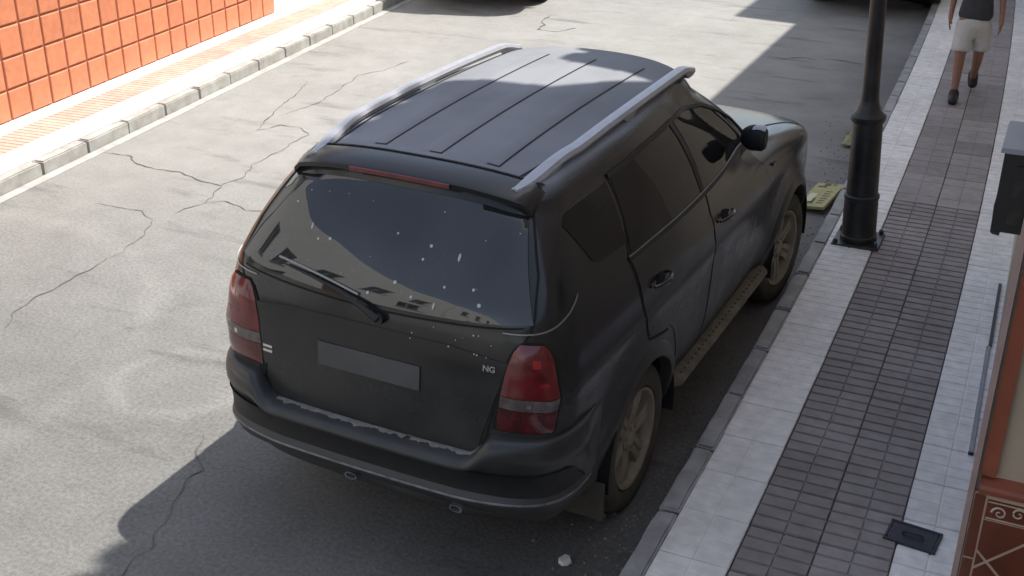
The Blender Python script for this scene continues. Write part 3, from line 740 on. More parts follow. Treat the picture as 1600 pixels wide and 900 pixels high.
def ribbon(b, pts, wd, off, sx=1, kind='side', seg=.03):
    P = []
    for a, c in zip(pts[:-1], pts[1:]):
        n = max(1, int(math.hypot(c[0] - a[0], c[1] - a[1]) / seg))
        for k in range(n): P.append((a[0] + (c[0] - a[0]) * k / n, a[1] + (c[1] - a[1]) * k / n))
    P.append(pts[-1]); f = uv_side if kind == 'side' else uv_rear
    Q = []; N = []
    for q in P:
        sg = sx
        if kind == 'rear': sg = -1 if q[0] < 0 else 1; q = (abs(q[0]), q[1])
        uv = f(*q); Q.append(sp(uv, off, sg)); n = nrm(*uv); N.append(Vector((n.x * sg, n.y, n.z)))
    rows = []
    for k in range(len(Q)):
        d = (Q[min(k + 1, len(Q) - 1)] - Q[max(k - 1, 0)]).normalized(); s = N[k].cross(d).normalized() * wd / 2
        rows.append([Q[k] - s - N[k] * off, Q[k] - s, Q[k] + s, Q[k] + s - N[k] * off])
    b.grid(rows)

# shared meshes for every car, made once
def body_mesh():
    nu, nv = 190, 104; n = len(CG) - 1
    pts = [[SV(i / (nu - 1) * .999999, j / (nv - 1) * n) for i in range(nu)] for j in range(nv)]
    b = MB()
    rows = []
    for j in range(nv):
        r = pts[j]; rows.append([Vector((-p.x, p.y, p.z)) for p in r[::-1][:-1]] + r[:-1])
    b.grid(rows, True); b.f.append(tuple(range(len(rows[0]))))
    me = b.mesh('body')
    bm = bmesh.new(); bm.from_mesh(me)
    for (wy, wz) in (WR, WF):
        dead = [f for f in bm.faces if all(abs(v.co.x) > .55 for v in f.verts) and all(math.hypot(v.co.y - wy, v.co.z - wz) < WRAD + .012 for v in f.verts)]
        bmesh.ops.delete(bm, geom=dead, context='FACES')
    for v in bm.verts:
        if v.is_boundary and abs(v.co.x) > .55 and v.co.z > .3:
            for (wy, wz) in (WR, WF):
                d = Vector((v.co.y - wy, v.co.z - wz))
                if d.length < WRAD + .09: d = d.normalized() * WRAD; v.co.y = wy + d.x; v.co.z = wz + d.y
    bm.to_mesh(me); bm.free(); return me
CARMESH = {}
def build_car(name, loc, rz, paint, roofp, label, full=True):
    car = empty(name, loc, rz, label, 'car')
    K = CARMESH
    def part(key, m, maker, parent=None, smooth=35, nm=None):
        if key not in K:
            b = MB(); maker(b); K[key] = b.mesh(key)
        me = K[key] if m != 'paint' else K[key].copy()
        if m == 'paint': m = paint
        if m == 'roofpaint': me = me.copy(); m = roofp
        if not me.materials: me.materials.append(M[m])
        o = add(nm or key.split('-')[0], me, None, parent or car)
        if smooth: autosmooth(o, smooth)
        return o
    if 'body' not in K: K['body'] = body_mesh()
    me = K['body'].copy(); me.materials.append(M[paint]); me.materials.append(M[roofp])
    for p in me.polygons:
        p.use_smooth = True
        if p.center.z > 1.735 and p.center.y > -.53: p.material_index = 1
    body = add('body', me, None, car)
    # wheels
    def tyre(b):
        b.lathe([(.24, -.115), (.30, -.12), (.345, -.118), (.37, -.10), (.379, -.06), (.381, 0), (.379, .06), (.37, .10), (.345, .118), (.30, .12), (.268, .112), (.262, .09), (.262, -.1)], 56, axis='x', cap=False)
        for k in range(64):
            a = k * math.pi / 32
            for s_ in (-1, 1):
                c, s = math.cos(a), math.sin(a); t = Vector((0, -s, c)); r_ = Vector((0, c, s))
                p = r_ * .379 + Vector((s_ * .075, 0, 0)); 
                b.quad(p - t * .010 - Vector((.035, 0, 0)), p + t * .010 - Vector((.035, 0, 0)), p + t * .010 + Vector((.035, 0, 0)) + r_ * -.006, p - t * .010 + Vector((.035, 0, 0)) + r_ * -.006)
    def rim(b):
        b.lathe([(.262, .085), (.258, .112), (.245, .108), (.228, .07), (.222, .03)], 48, axis='x', cap=False)
        for k in range(6):
            a0 = k * math.pi / 3 + .2; rows = []
            for q in range(7):
                t = q / 6; r_ = .045 + t * .19; w0 = .055 - .016 * math.sin(t * math.pi) + .012 * t; x = .092 - .03 * (1 - t) ** 2 + .004 - .012 * t
                c, s = math.cos(a0), math.sin(a0); T = Vector((0, -s, c)); D = Vector((0, c, s)) * r_
                rows.append([D - T * w0 + Vector((x - .03, 0, 0)), D - T * w0 * .93 + Vector((x, 0, 0)), D - T * .012 + Vector((x + .002, 0, 0)), D + Vector((x - .012, 0, 0)), D + T * .012 + Vector((x + .002, 0, 0)), D + T * w0 * .93 + Vector((x, 0, 0)), D + T * w0 + Vector((x - .03, 0, 0))])
            b.grid(rows)
        b.lathe([(.075, .04), (.072, .080), (.05, .086), (.045, .092), (.0, .094)], 24, axis='x', cap=False)
        for k in range(6):
            a = k * math.pi / 3 - .32; b.lathe([(.010, .07), (.010, .096), (.004, .098)], 8, .058 * math.cos(a), .058 * math.sin(a), axis='x')
    def hubdark(b): b.lathe([(.235, .02), (.05, .028), (.0, .03)], 32, axis='x', cap=False)
    for k, (wy, sx) in enumerate(((0, 1), (0, -1), (2.68, 1), (2.68, -1))):
        wh = empty('wheel'); wh.parent = car; wh.location = (sx * .785, wy, .375 + (.004 if wy else 0)); wh.rotation_euler = (k * .7, 0, 0 if sx > 0 else math.pi)
        if wy: wh.rotation_euler[2] += -.10
        part('tyre', 'tyre', tyre, wh); part('rim', 'rim', rim, wh, 40); part('brake_disc', 'trim', hubdark, wh)
    # wheel wells (dark liners)
    for (wy, wz) in (WR, WF):
        for sx in (-1, 1):
            def liner(b):
                rows = [[(sx * x, wy + (WRAD + .004) * math.cos(a), wz + (WRAD + .004) * math.sin(a)) for x in (.50, .935)] for a in [math.pi * (-.05 + 1.10 * k / 28) for k in range(29)]]
                b.grid(rows); b.quad(*[r[0] for r in rows])
            part('wheel_arch_liner-%d%d' % (wy > 0, sx), 'well', liner)
    def under(b): b.box(-.62, .62, -.45, 3.3, .27, .38)
    part('underbody', 'well', under)
    # arch lips
    for nm_, (wy, wz), i0, i1 in (('rear', WR, -.17, 1.10), ('front', WF, -.12, 1.12)):
        for sx in (1, -1):
            def lipf(b):
                rows = []
                for k in range(36):
                    a = math.pi * (i0 + (i1 - i0) * k / 35)
                    sec = []
                    for (dr, dx) in ((-.012, -.05), (-.012, .012), (.004, .020), (.03, .016), (.055, .006), (.075, -.006)):
                        r_ = WRAD + dr; y, z = wy + r_ * math.cos(a), wz + r_ * math.sin(a)
                        zz = max(z, .31); x = sp(uv_side(y, zz)).x if zz > .3 else .85
                        r2 = WRAD + .02; zz2 = max(wz + r2 * math.sin(a), .31); xb = SV(*uv_side(wy + r2 * math.cos(a), zz2)).x
                        if dr <= .03: x = xb
                        sec.append((sx * (x + dx), y, z))
                    rows.append(sec)
                b.grid(rows)
            part('wheel_arch_lip-' + nm_ + str(sx), 'paint', lipf)
    # side doors, windows, gaps: lines in (y, z)
    belt = [(-.07, 1.352), (.3, 1.345), (.95, 1.33), (1.6, 1.312), (2.02, 1.30)]
    def bl(y):
        for (a, b_) in zip(belt[:-1], belt[1:]):
            if a[0] <= y <= b_[0]: return a[1] + (b_[1] - a[1]) * (y - a[0]) / (b_[0] - a[0])
        return belt[-1][1] if y > 1 else belt[0][1]
    wtop = [(0.02, 1.688), (.45, 1.70), (.9, 1.697), (1.2, 1.68), (1.45, 1.64), (1.66, 1.56), (1.86, 1.46), (2.02, 1.345)]
    def wt_(y):
        for (a, b_) in zip(wtop[:-1], wtop[1:]):
            if a[0] <= y <= b_[0]: return a[1] + (b_[1] - a[1]) * (y - a[0]) / (b_[0] - a[0])
        return wtop[0][1]
    def seq(a, b_, n=10): return [a + (b_ - a) * i / (n - 1) for i in range(n)]
    for sx in (1, -1):
        s_ = str(sx)
        def rdoor(b):
            patch(b, [(.56, .45), (.98, .45)], [(-.06, bl(-.06) - .006), (.3, bl(.3) - .006), (.96, bl(.96) - .006)], .004, sx, 20, 18)
        def rdoor2(b):
            # lower edge climbs round the wheel arch
            bot = [(.03, .93), (.16, .90), (.33, .86), (.43, .78), (.475, .62), (.50, .44), (.97, .44)]
            patch(b, bot, [(-.07, bl(-.07) - .008), (.2, bl(.2) - .008), (.95, bl(.95) - .008)], .004, sx, 34, 20)
        rd = part('door-r' + s_, 'paint', rdoor2)
        def fdoor(b): patch(b, [(.995, .44), (2.02, .44)], [(.975, bl(.975) - .008), (1.5, bl(1.5) - .008), (2.06, 1.28)], .004, sx, 30, 18)
        fd = part('door-f' + s_, 'paint', fdoor)
        for gi, (gl, gw, go) in enumerate((([(-.085, 1.352), (-.05, 1.20), (.005, 1.02), (.02, .92), (.16, .885), (.30, .85)], .014, .0015), ([(.965, 1.33), (.985, 1.1), (.985, .44)], .012, .0015), ([(2.06, 1.28), (2.05, .9), (2.03, .44)], .010, .0015), ([(-.085, 1.352), (-.02, 1.52), (0.0, 1.70)], .012, .002))):
            def gaps(b): ribbon(b, gl, gw, go, sx)
            part('panel_gap-%d' % gi + s_, 'gap', gaps, smooth=0)
        # windows
        def qwin(b):
            patch(b, [(-.40, 1.46), (-.34, 1.435), (-.075, 1.425)], [(-.50, 1.635), (-.46, 1.672), (-.03, 1.683)], .003, sx, 14, 9)
        part('quarter_window-' + s_, 'carglass', qwin)
        def rwin(b): patch(b, [(y, bl(y) + .012) for y in seq(-.055, .90)], [(y, wt_(y)) for y in seq(.02, .84)], .003, sx, 24, 12)
        part('window-r' + s_, 'carglass', rwin, rd)
        def fwin(b): patch(b, [(y, bl(y) + .012) for y in seq(.97, 1.98)], [(y, wt_(y)) for y in seq(.93, 1.92, 14)], .003, sx, 28, 12)
        part('window-f' + s_, 'carglass', fwin, fd)
        def pill(b):
            ribbon(b, [(.94, bl(.94) + .01), (.885, wt_(.885))], .055, .0045, sx)
            ribbon(b, [(.0, 1.694), (.45, 1.708), (.9, 1.705), (1.2, 1.688), (1.45, 1.648), (1.66, 1.568), (1.86, 1.468), (2.02, 1.35)], .022, .010, sx)
        part('window_surround-' + s_, 'trim', pill, smooth=0)
        def bm_(b): ribbon(b, [(-.09, bl(-.06) + .001)] + belt[1:], .022, .007, sx)
        part('belt_moulding-' + s_, 'trim', bm_, smooth=0)
        def bm2(b): ribbon(b, [(-.085, bl(-.06) + .013)] + [(y, z + .013) for y, z in belt[1:]], .005, .0085, sx)
        part('belt_highlight-' + s_, 'brightline', bm2, smooth=0)
        # handles
        for q, (y, z, dr) in enumerate(((.20, 1.155, rd), (1.16, 1.145, fd))):
            def cup(b):
                uv = uv_side(y, z); c = sp(uv, .0045, sx); n = nrm(*uv); n = Vector((n.x * sx, n.y, n.z)); U = Vector((0, 1, 0)); V = n.cross(U)
                b.quad(*[c + U * (.055 * math.cos(a)) + V * (.035 * math.sin(a)) + n * .001 for a in [k * math.pi / 8 for k in range(16)]])
            def hnd(b):
                uv = uv_side(y, z); c = sp(uv, 0, sx); n = nrm(*uv); n = Vector((n.x * sx, n.y, n.z)); U = Vector((0, 1, 0))
                b.tube([c + U * t_ * .105 + n * (.012 + .032 * (1 - abs(t_) ** 2.5)) for t_ in seq(-1, 1, 11)], .014, 8, rs=[.008 + .006 * (1 - abs(t_)) for t_ in seq(-1, 1, 11)])
            o = part('handle_recess-' + s_ + str(q), 'gap', cup, dr, 0)
            o = part('handle-' + s_ + str(q), 'paint', hnd, dr)
        # mirror
        def mir(b):
            rows = []
            for k in range(9):
                t = k / 8; x = .805 + t * .15; r_ = (.016 + .054 * math.sin(min(1, t * 1.35 + .12) * math.pi * .62) ** .7) if k < 8 else .05
                rows.append([(sx * x, 1.73 - .015 * k / 8 + .05 * math.cos(a) * (r_ / .08), 1.415 + .008 * t + r_ * 1.1 * math.sin(a)) for a in [q * math.pi / 9 for q in range(18)]])
            b.grid(rows, True); b.quad(*rows[0]); b.quad(*rows[-1])
        mm = part('wing_mirror-' + s_, 'trim', mir)
        def mcap(b):
            rows = []
            for k in range(7):
                t = k / 6; x = .875 + t * .075; r_ = .071 + .009 * math.sin(t * math.pi)
                rows.append([(sx * x, 1.722 + .058 * math.cos(a), 1.42 + r_ * math.sin(a)) for a in [math.pi * (.42 + .30 * q / 8) for q in range(9)]])
            b.grid(rows)
        part('mirror_cap-' + s_, 'rail', mcap, mm)
        # running board, sill
        def step(b):
            sec = [(.80, .40), (.80, .435), (.915, .440), (.935, .43), (.938, .41), (.92, .39), (.84, .375)]
            b.grid([[(sx * (x - (.05 if e else 0)), y, z) for x, z in sec] for y, e in ((.50, 1), (.56, 0), (2.15, 0), (2.22, 1))], True)
            b.quad(*[(sx * (x - .05), .50, z) for x, z in sec]); b.quad(*[(sx * (x - .05), 2.22, z) for x, z in sec])
        st = part('running_board-' + s_, 'dusty_step', step)
        def studs(b):
            for k in range(26):
                b.lathe([(.007, .440), (.006, .445), (.003, .446)], 6, sx * .905, .62 + k * .059)
        part('tread_studs-' + s_, 'stud', studs, st, 0)['kind'] = 'stuff'
        def sill(b): patch(b, [(.47, .33), (2.28, .33)], [(.49, .435), (2.25, .435)], .010, sx, 14, 4)
        part('sill_cladding-' + s_, 'trim', sill)
        # rear quarter wrap glass bottom line and fender repeater
        def wrap(b):
            v1 = v_of_z(1.31)
            P = []
            for k in range(15):
                t = k / 14; z = 1.295 + .0 * t + .095 * t ** 2.4; v = v_of_z(z); ua = u_of_x(.62, v); ub = u_of_y(-.60, v); u = ua + (ub - ua) * t; P.append((u, v))
            rows = []
            for (u, v) in P:
                rows.append([sp((u, v - .05), .0035, sx), sp((u, v - .05), .006, sx), sp((u, v + .03), .006, sx), sp((u, v + .03), .0035, sx)])
            b.grid(rows)
        part('corner_trim_line-' + s_, 'brightline', wrap, smooth=0)
        def rep(b):
            uv = uv_side(2.22, 1.12); c = sp(uv, .004, sx); rows = []
            for k in range(4): rows.append([c + Vector((sx * .012 * (1 - (k / 3) ** 2), .034 * (1 - .25 * k) * math.cos(a), .020 * (1 - .25 * k) * math.sin(a))) for a in [q * math.pi / 6 for q in range(12)]])
            b.grid(rows, True)
        part('side_repeater-' + s_, 'clear_lens', rep)
        # roof rail
        def rail(b):
            rows = []
            for k in range(40):
                y = -.57 + 2.13 * k / 39
                t0 = min(1, (y + .57) / .42); t1 = min(1, (1.56 - y) / .24); t0 = t0 * t0 * (3 - 2 * t0); t1 = t1 * t1 * (3 - 2 * t1); t = min(t0, t1)
                x = .505 + .062 * min(1, max(0, (y + .57) / .5)) ** .8 - .028 * max(0, (y - .3) / 1.25) ** 2; zb = roofz(x, y)
                zt = zb + .010 + .045 * t ** .8; w_ = .014 + .025 * min(1, (y + .57) / .16 + .1) ** .7 * min(1, (1.56 - y) / .12 + .2) - .006 * t
                foot = t < .80 or abs(y - .50) < .045
                zl = zb - .02 if foot else zb + .016
                rows.append([(sx * (x - w_ * .8), y, zl), (sx * (x - w_), y, zt - .020), (sx * (x - w_ * .7), y, zt - .004), (sx * (x), y, zt), (sx * (x + w_ * .7), y, zt - .006), (sx * (x + w_), y, zt - .024), (sx * (x + w_ * .8), y, zl)])
            b.grid(rows, True); b.quad(*rows[0]); b.quad(*rows[-1])
        part('roof_rail-' + s_, 'rail', rail)
        def ditch(b):
            rows = []
            for y in seq(-.50, 1.45, 24):
                x = .455 + .062 * min(1, max(0, (y + .57) / .5)) ** .8 - .028 * max(0, (y - .3) / 1.25) ** 2; rows.append([(sx * (x - .007), y, roofz(x - .007, y) + .0025), (sx * (x + .007), y, roofz(x + .007, y) + .0025)])
            b.grid(rows)
        part('roof_channel-' + s_, 'gap', ditch, smooth=0)
        # tail lamp wrapping the corner
        zi = [.865, .93, 1.03, 1.12, 1.20, 1.245, 1.265]; xi = [.612, .616, .626, .640, .660, .682, .706]; yo = [-.850, -.838, -.828, -.825, -.826, -.832, -.845]
        if sx < 0: xi = [q_ - .04 for q_ in xi]
        def lampgrid(b, z0, z1, off, t0=0, t1=1, n=10, m_=10, bulge=.012):
            rows = []
            for j in range(m_):
                z = z0 + (z1 - z0) * j / (m_ - 1)
                for q in range(len(zi) - 1):
                    if z <= zi[q + 1]: break
                t = (z - zi[q]) / (zi[q + 1] - zi[q]); x = xi[q] + (xi[q + 1] - xi[q]) * t; y = yo[q] + (yo[q + 1] - yo[q]) * t
                v = v_of_z(z); ua = u_of_x(x, v); ub = u_of_y(y, v); row = []
                for k in range(n):
                    s = t0 + (t1 - t0) * k / (n - 1); e = 1 - (2 * s - 1) ** 4; ez = 1 - (2 * (z - .865) / .40 - 1) ** 6
                    row.append(sp((ua + (ub - ua) * s, v), off + bulge * max(0, min(e, ez)), sx))
                rows.append(row)
            b.grid(rows)
        def housing(b): lampgrid(b, .865, 1.265, .0045, -.03, 1.03, 12, 16, .002)
        tl = part('tail_light-' + s_, 'gap', housing)
        for nm_, m_, z0, z1, t0, t1, bu in (('red_lens-a', 'red_lens', 1.028, 1.256, .02, .98, .015), ('clear_lens-b', 'clear_lens', .975, 1.025, .02, .98, .014), ('red_lens-c', 'red_dark', .872, .972, .02, .98, .013), ('reflector-d', 'hot_lens', 1.165, 1.20, .48, .66, .0160), ('reflector-e', 'hot_lens', 1.085, 1.10, .62, .80, .0160), ('bulb-f', 'chrome', .988, 1.008, .42, .49, .0150)):
            def f_(b): lampgrid(b, z0, z1, .006, t0, t1, 12, 10, bu)
            part(nm_ + s_, m_, f_, tl)
        def flap(b): b.box(*sorted((sx * .70, sx * .93)), -.475, -.463, .20, .40)
        part('mud_flap-' + s_, 'tyre', flap)
        def exh(b):
            c = .12 if sx > 0 else -.12
            b.lathe([(.024, -.0), (.026, .0), (.026, .12), (.02, .12), (.02, .0)], 12, 0, 0, cap=False)
        # front lamp
        def flamp(b): 
            rows = []
            for j in range(6):
                z = .82 + .2 * j / 5; v = v_of_z(z); rows.append([sp((.84 + .085 * k / 8, v), .006 + .01 * math.sin(math.pi * k / 8), sx) for k in range(9)])
            b.grid(rows)
        part('headlight-' + s_, 'clear_lens', flamp)
    # exhaust tips
    for k, x in enumerate((-.09, .455)):
        def tip(b):
            rows = [[(x + r_ * 1.5 * math.cos(a), y, .452 + r_ * .8 * math.sin(a)) for a in [q * math.pi / 8 for q in range(16)]] for r_, y in ((.018, -.80), (.018, -.97), (.022, -.98), (.022, -1.01), (.017, -1.01), (.015, -.97))]
            b.grid(rows, True)
        part('exhaust_tip-' + str(k), 'bumper_edge', tip)
    # rear: glass, tailgate, spoiler, bumper
    def glass(b):
        bot = [(x, 1.30 + .055 * (abs(x) / .72) ** 2 * (1 if x < 0 else .6)) for x in seq(-.735, .735, 25)]
        top = [(x, 1.715 - .03 * (abs(x) / .6) ** 4) for x in seq(-.585, .585, 25)]
        patch(b, bot, top, .004, 1, 40, 16, 'rear')
    part('rear_window', 'rearglass', glass, smooth=60)
    def specks(b):
        random.seed(5)
        S_ = [(-.50, 1.60), (-.38, 1.53), (-.33, 1.49), (-.27, 1.50), (.05, 1.57), (.22, 1.55), (.20, 1.50), (.36, 1.53), (.10, 1.40), (.19, 1.36), (.33, 1.42), (.46, 1.43), (-.02, 1.34), (.30, 1.345), (.5, 1.38), (-.12, 1.66), (.45, 1.60), (-.45, 1.65), (-.05, 1.47)] + [(random.uniform(.2, .6), random.uniform(1.17, 1.27)) for _ in range(12)] + [(random.uniform(-.6, .6), random.uniform(1.33, 1.68)) for _ in range(10)]
        for i, (x, z) in enumerate(S_):
            sg = -1 if x < 0 else 1; uv = uv_rear(abs(x), z); c = sp(uv, .0058, sg); r_ = (.0085 if i < 15 else random.uniform(.002, .0045)) * random.uniform(.6, 1.1)
            ln = 3.0 if i in (1, 7, 13) else 1
            b.quad(*[c + Vector((r_ * math.cos(a), 0, 0)) + Vector((0, .55, .85)) * r_ * ln * math.sin(a) for a in [q * math.pi / 3 + .2 for q in range(6)]])
    if full: part('dirt_specks', 'speck', specks, smooth=0)['kind'] = 'stuff'
    def gatepanel(b):
        bot = [(x, .775 + .02 * abs(x)) for x in seq(-.56, .56, 15)]
        bot = [(-.53, .735), (-.45, .70), (0, .695), (.45, .70), (.53, .735)]
        top = [(-.655, 1.17), (-.4, 1.20), (0, 1.205), (.4, 1.20), (.655, 1.17)]
        patch(b, bot, top, .005, 1, 36, 14, 'rear')
    tg = part('tailgate', 'paint', gatepanel, smooth=50)
    for sg_ in (-1, 1):
        def gategap(b): ribbon(b, [(sg_ * x, z) for x, z in ((.53, .72), (.575, .82), (.60, .95), (.63, 1.06), (.655, 1.16), (.70, 1.24), (.728, 1.30), (.735, 1.355), (.70, 1.5), (.64, 1.62), (.595, 1.70))], .011, .0025, 1, 'rear')
        part('panel_gap-g%d' % sg_, 'gap', gategap, smooth=0)
    def gateline(b): ribbon(b, [(x, 1.277 + .045 * (abs(x) / .72) ** 2) for x in seq(-.70, .70, 20)], .008, .0025, 1, 'rear')
    part('panel_gap-line', 'gap', gateline, smooth=0)
    if full:
        def chip(b): patch(b, [(-.585, .80), (-.578, .80)], [(-.612, .875), (-.555, .885)], .007, 1, 3, 5, 'rear')
        part('dark_gap_corner', 'gap', chip, smooth=0)
    def spoiler(b):
        rows = []
        for x in seq(-.60, .60, 31):
            e = (abs(x) / .6); y0_ = -.50 + .045 * e ** 2.5; ye = -.665 + .07 * e ** 3
            z0 = roofz(x, y0_) + .007; z1 = roofz(x, ye) - .004 - .02 * e ** 4
            if abs(x) > .58: z0 -= .02; z1 -= .02
            rows.append([(x, y0_ + .004, z0 - .02), (x, y0_, z0), (x, (y0_ + ye) / 2, (z0 + z1) / 2 + .010), (x, ye + .01, z1 + .002), (x, ye, z1 - .006), (x, ye + .004, z1 - .026), (x, ye + .05, z1 - .045)])
        b.grid(rows); b.quad(*rows[0]); b.quad(*rows[-1])
    spo = part('spoiler', 'paint', spoiler, smooth=50)
    def rgap(b):
        rows = []
        for x in seq(-.585, .585, 31):
            e = (abs(x) / .6); y0_ = -.492 + .045 * e ** 2.5; rows.append([(x, y0_ - .010, roofz(x, y0_) + .0115), (x, y0_ + .010, roofz(x, y0_ + .012) + .007), (x, y0_ + .018, roofz(x, y0_ + .018) + .001)])
        b.grid(rows)
    part('roof_seam', 'gap', rgap, smooth=0)
    def brk(b):
        rows = []
        for x in seq(-.25, .25, 12):
            e = (abs(x) / .6); ye = -.665 + .07 * e ** 3; z1 = roofz(x, ye) - .004
            rows.append([(x, ye - .001, z1 - .007), (x, ye - .008, z1 - .010), (x, ye - .006, z1 - .028), (x, ye + .006, z1 - .032)])
        b.grid(rows); b.quad(*rows[0]); b.quad(*rows[-1])
    part('brake_light', 'red_lens', brk, spo)
    # bumper: a section swept round the rear contour
    def drop(x): t = min(1, max(0, (abs(x) - .50) / .12)); return .112 * (1 - t * t * (3 - 2 * t))
    def bumper(b, secs, ylim=-.46):
        v = v_of_z(.80); ue = u_of_y(ylim, v); n = 70; full_ = []
        for i in range(-n, n + 1):
            u = (abs(i) / n) * ue; sg = -1 if i < 0 else 1; p = SV(u, v); nn = nrm(u, v); nn.z = 0; nn.normalize()
            fade = (1 if abs(i) < n - 5 else (n - abs(i)) / 6 + .15) * (1 - .62 * min(1, max(0, (abs(p.x) - .45) / .38)) ** 1.5)
            dr = drop(p.x); full_.append([(sg * (p.x + nn.x * d * fade), p.y + nn.y * d * fade, z - dr * max(0, (z - .66) / .182)) for d, z in secs])
        b.grid(full_)
    bs = [(-.02, .842), (.03, .842), (.062, .838), (.084, .822), (.099, .800), (.106, .765), (.102, .735), (.080, .715), (.060, .668), (.052, .60), (.056, .56), (.074, .545), (.080, .53), (.074, .515), (.05, .49), (.0, .44), (-.08, .40)]
    bp_ = part('rear_bumper', 'paint', lambda b: bumper(b, bs), smooth=50)
    def insert(b):
        v = v_of_z(.80); rows = []; ue = u_of_y(-.66, v)
        for i in range(-50, 51):
            u = abs(i) / 50 * ue; sg = -1 if i < 0 else 1; p = SV(u, v); nn = nrm(u, v); nn.z = 0; nn.normalize()
            fd_ = 1 - .62 * min(1, max(0, (abs(p.x) - .45) / .38)) ** 1.5; h = min(1, (50 - abs(i)) / 9) ** .6
            rows.append([(sg * (p.x + nn.x * (d + .0015) * fd_), p.y + nn.y * (d + .0015) * fd_, .565 + (z - .565) * h) for d, z in ((.081, .681), (.0625, .661), (.0555, .60), (.0595, .565))])
        b.grid(rows)
    part('bumper_insert', 'trim', insert, bp_)
    def lip(b):
        v = v_of_z(.80); rows = []; ue = u_of_y(-.60, v)
        for i in range(-40, 41):
            u = abs(i) / 40 * ue; sg = -1 if i < 0 else 1; p = SV(u, v); nn = nrm(u, v); nn.z = 0; nn.normalize()
            fd_ = 1 - .62 * min(1, max(0, (abs(p.x) - .45) / .38)) ** 1.5; rows.append([(sg * (p.x + nn.x * d * fd_), p.y + nn.y * d * fd_, z) for d, z in ((.079, .540), (.084, .534), (.080, .527))])
        b.grid(rows)
    part('bumper_lip', 'bumper_edge', lip, bp_)
    if full:
        def mud(b):
            v = v_of_z(.80); rows = []
            for i in range(-140, 141):
                x = i / 140 * .56
                if x < -.50: continue
                u = u_of_x(abs(x), v); sg = -1 if x < 0 else 1; p = SV(u, v); nn = nrm(u, v); nn.z = 0; nn.normalize()
                w1 = .036 + .026 * noise.noise(Vector((x * 9, 0, 1))) + .016 * noise.noise(Vector((x * 31, 3, 1))) + .012 * noise.noise(Vector((x * 110, 3, 1))); w0 = .006
                if noise.noise(Vector((x * 12, 7, 2))) > .42: w1 = w0 + .004
                rows.append([(sg * (p.x + nn.x * d), p.y + nn.y * d, z) for d, z in ((w0, .8445 - drop(x)), ((w0 + w1) / 2, .8475 - drop(x)), (w1, .8445 - drop(x) - max(0, w1 - .03) * .14))])
            b.grid(rows)
        part('mud_deposit', 'mud', mud, bp_)
    def plate(b):
        rows = []
        for s in (-1, 1): pass
        p = sp(uv_rear(0, 1.02), .010); n = nrm(*uv_rear(.01, 1.02)); U = Vector((1, 0, 0)); V = Vector((0, -n.z, 0)) + Vector((0, 0, 1)); V = (V - n * V.dot(n)).normalized()
        c = [p + U * a + V * q for a, q in ((-.26, -.055), (.26, -.055), (.26, .055), (-.26, .055))]
        b.quad(*c); b.quad(*[x - n * .012 for x in c]);
        for i in range(4): b.quad(c[i], c[(i + 1) % 4], c[(i + 1) % 4] - n * .012, c[i] - n * .012)
    part('number_plate', 'plate', plate, smooth=0)
    # wiper
    def wip(b):
        P = [(.055, 1.245), (-.03, 1.285), (-.14, 1.325), (-.30, 1.352), (-.46, 1.372)]
        b.tube([sp(uv_rear(abs(x), z), .028 + (.006 if i == 1 else 0), -1 if x < 0 else 1) for i, (x, z) in enumerate(P)], .01, 8, rs=[.017, .013, .009, .006, .004])
        c = sp(uv_rear(.055, 1.245), .0); n = nrm(*uv_rear(.055, 1.245))
        b.tube([c, c + n * .03], .024, 12)
    wi = part('wiper', 'trim', wip)
    def blade(b):
        P = [(-.06, 1.325), (-.2, 1.352), (-.35, 1.375), (-.50, 1.392)]
        b.tube([sp(uv_rear(abs(x), z), .012, -1) for x, z in P], .006, 6)
    part('wiper_blade', 'brightline', blade, wi)
    # badges
    if full:
        for (txt, x, z, sz) in (('NG', .578, 1.125, .030),):
            cu = bpy.data.curves.new('t', 'FONT'); cu.body = txt; cu.size = sz * 1.25; cu.extrude = .003; cu.align_x = 'CENTER'; cu.offset = .0012
            to = bpy.data.objects.new('t', cu); COL.objects.link(to); dg = bpy.context.evaluated_depsgraph_get(); me = bpy.data.meshes.new_from_object(to.evaluated_get(dg)); bpy.data.objects.remove(to)
            uv = uv_rear(abs(x), z); p = sp(uv, .009); n = nrm(*uv)
            o = add('badge', me, 'chrome', tg); Zx = n; Xx = Vector((1, 0, 0)); Xx = (Xx - Zx * Xx.dot(Zx)).normalized(); Yx = Zx.cross(Xx)
            o.matrix_local = Matrix.Translation(p) @ Matrix((Xx, Yx, Zx)).transposed().to_4x4()
        def bars(b):
            for dz in (0, .023): patch(b, [(-.575, .945 + dz), (-.522, .945 + dz)], [(-.575, .957 + dz), (-.522, .957 + dz)], .009, 1, 4, 3, 'rear')
        part('badge_bars', 'chrome', bars, tg, nm='badge')
    # roof ribs
    for k, x in enumerate((-.53, -.215, .07, .355)):
        if k == 0: continue
        def rib(b):
            rows = []
            for i, y in enumerate(seq(-.42, 1.30, 26)):
                e = 0 if i in (0, 25) else 1; h = .0045 * e
                rows.append([(xx, y, roofz(xx, y) + hh) for xx, hh in ((x - .10, .0008), (x - .075, .0008 + h * .8), (x - .008, .0008 + h), (x, .0008))])
            b.grid(rows)
        part('roof_rib-' + str(k), 'roofpaint', rib, smooth=50)
        def ribl(b):
            rows = [[(x - .001, y, roofz(x, y) + .0032), (x + .007, y, roofz(x + .007, y) + .0026)] for y in seq(-.425, 1.28, 24)]
            b.grid(rows); b.grid([[(xx, -.428, roofz(xx, -.428) + .003), (xx, -.418, roofz(xx, -.418) + .003)] for xx in seq(x - .055, x + .007, 5)])
        part('rib_shade-' + str(k), 'gap', ribl, smooth=0)  # black strip painted in as the shadow along the rib's right edge
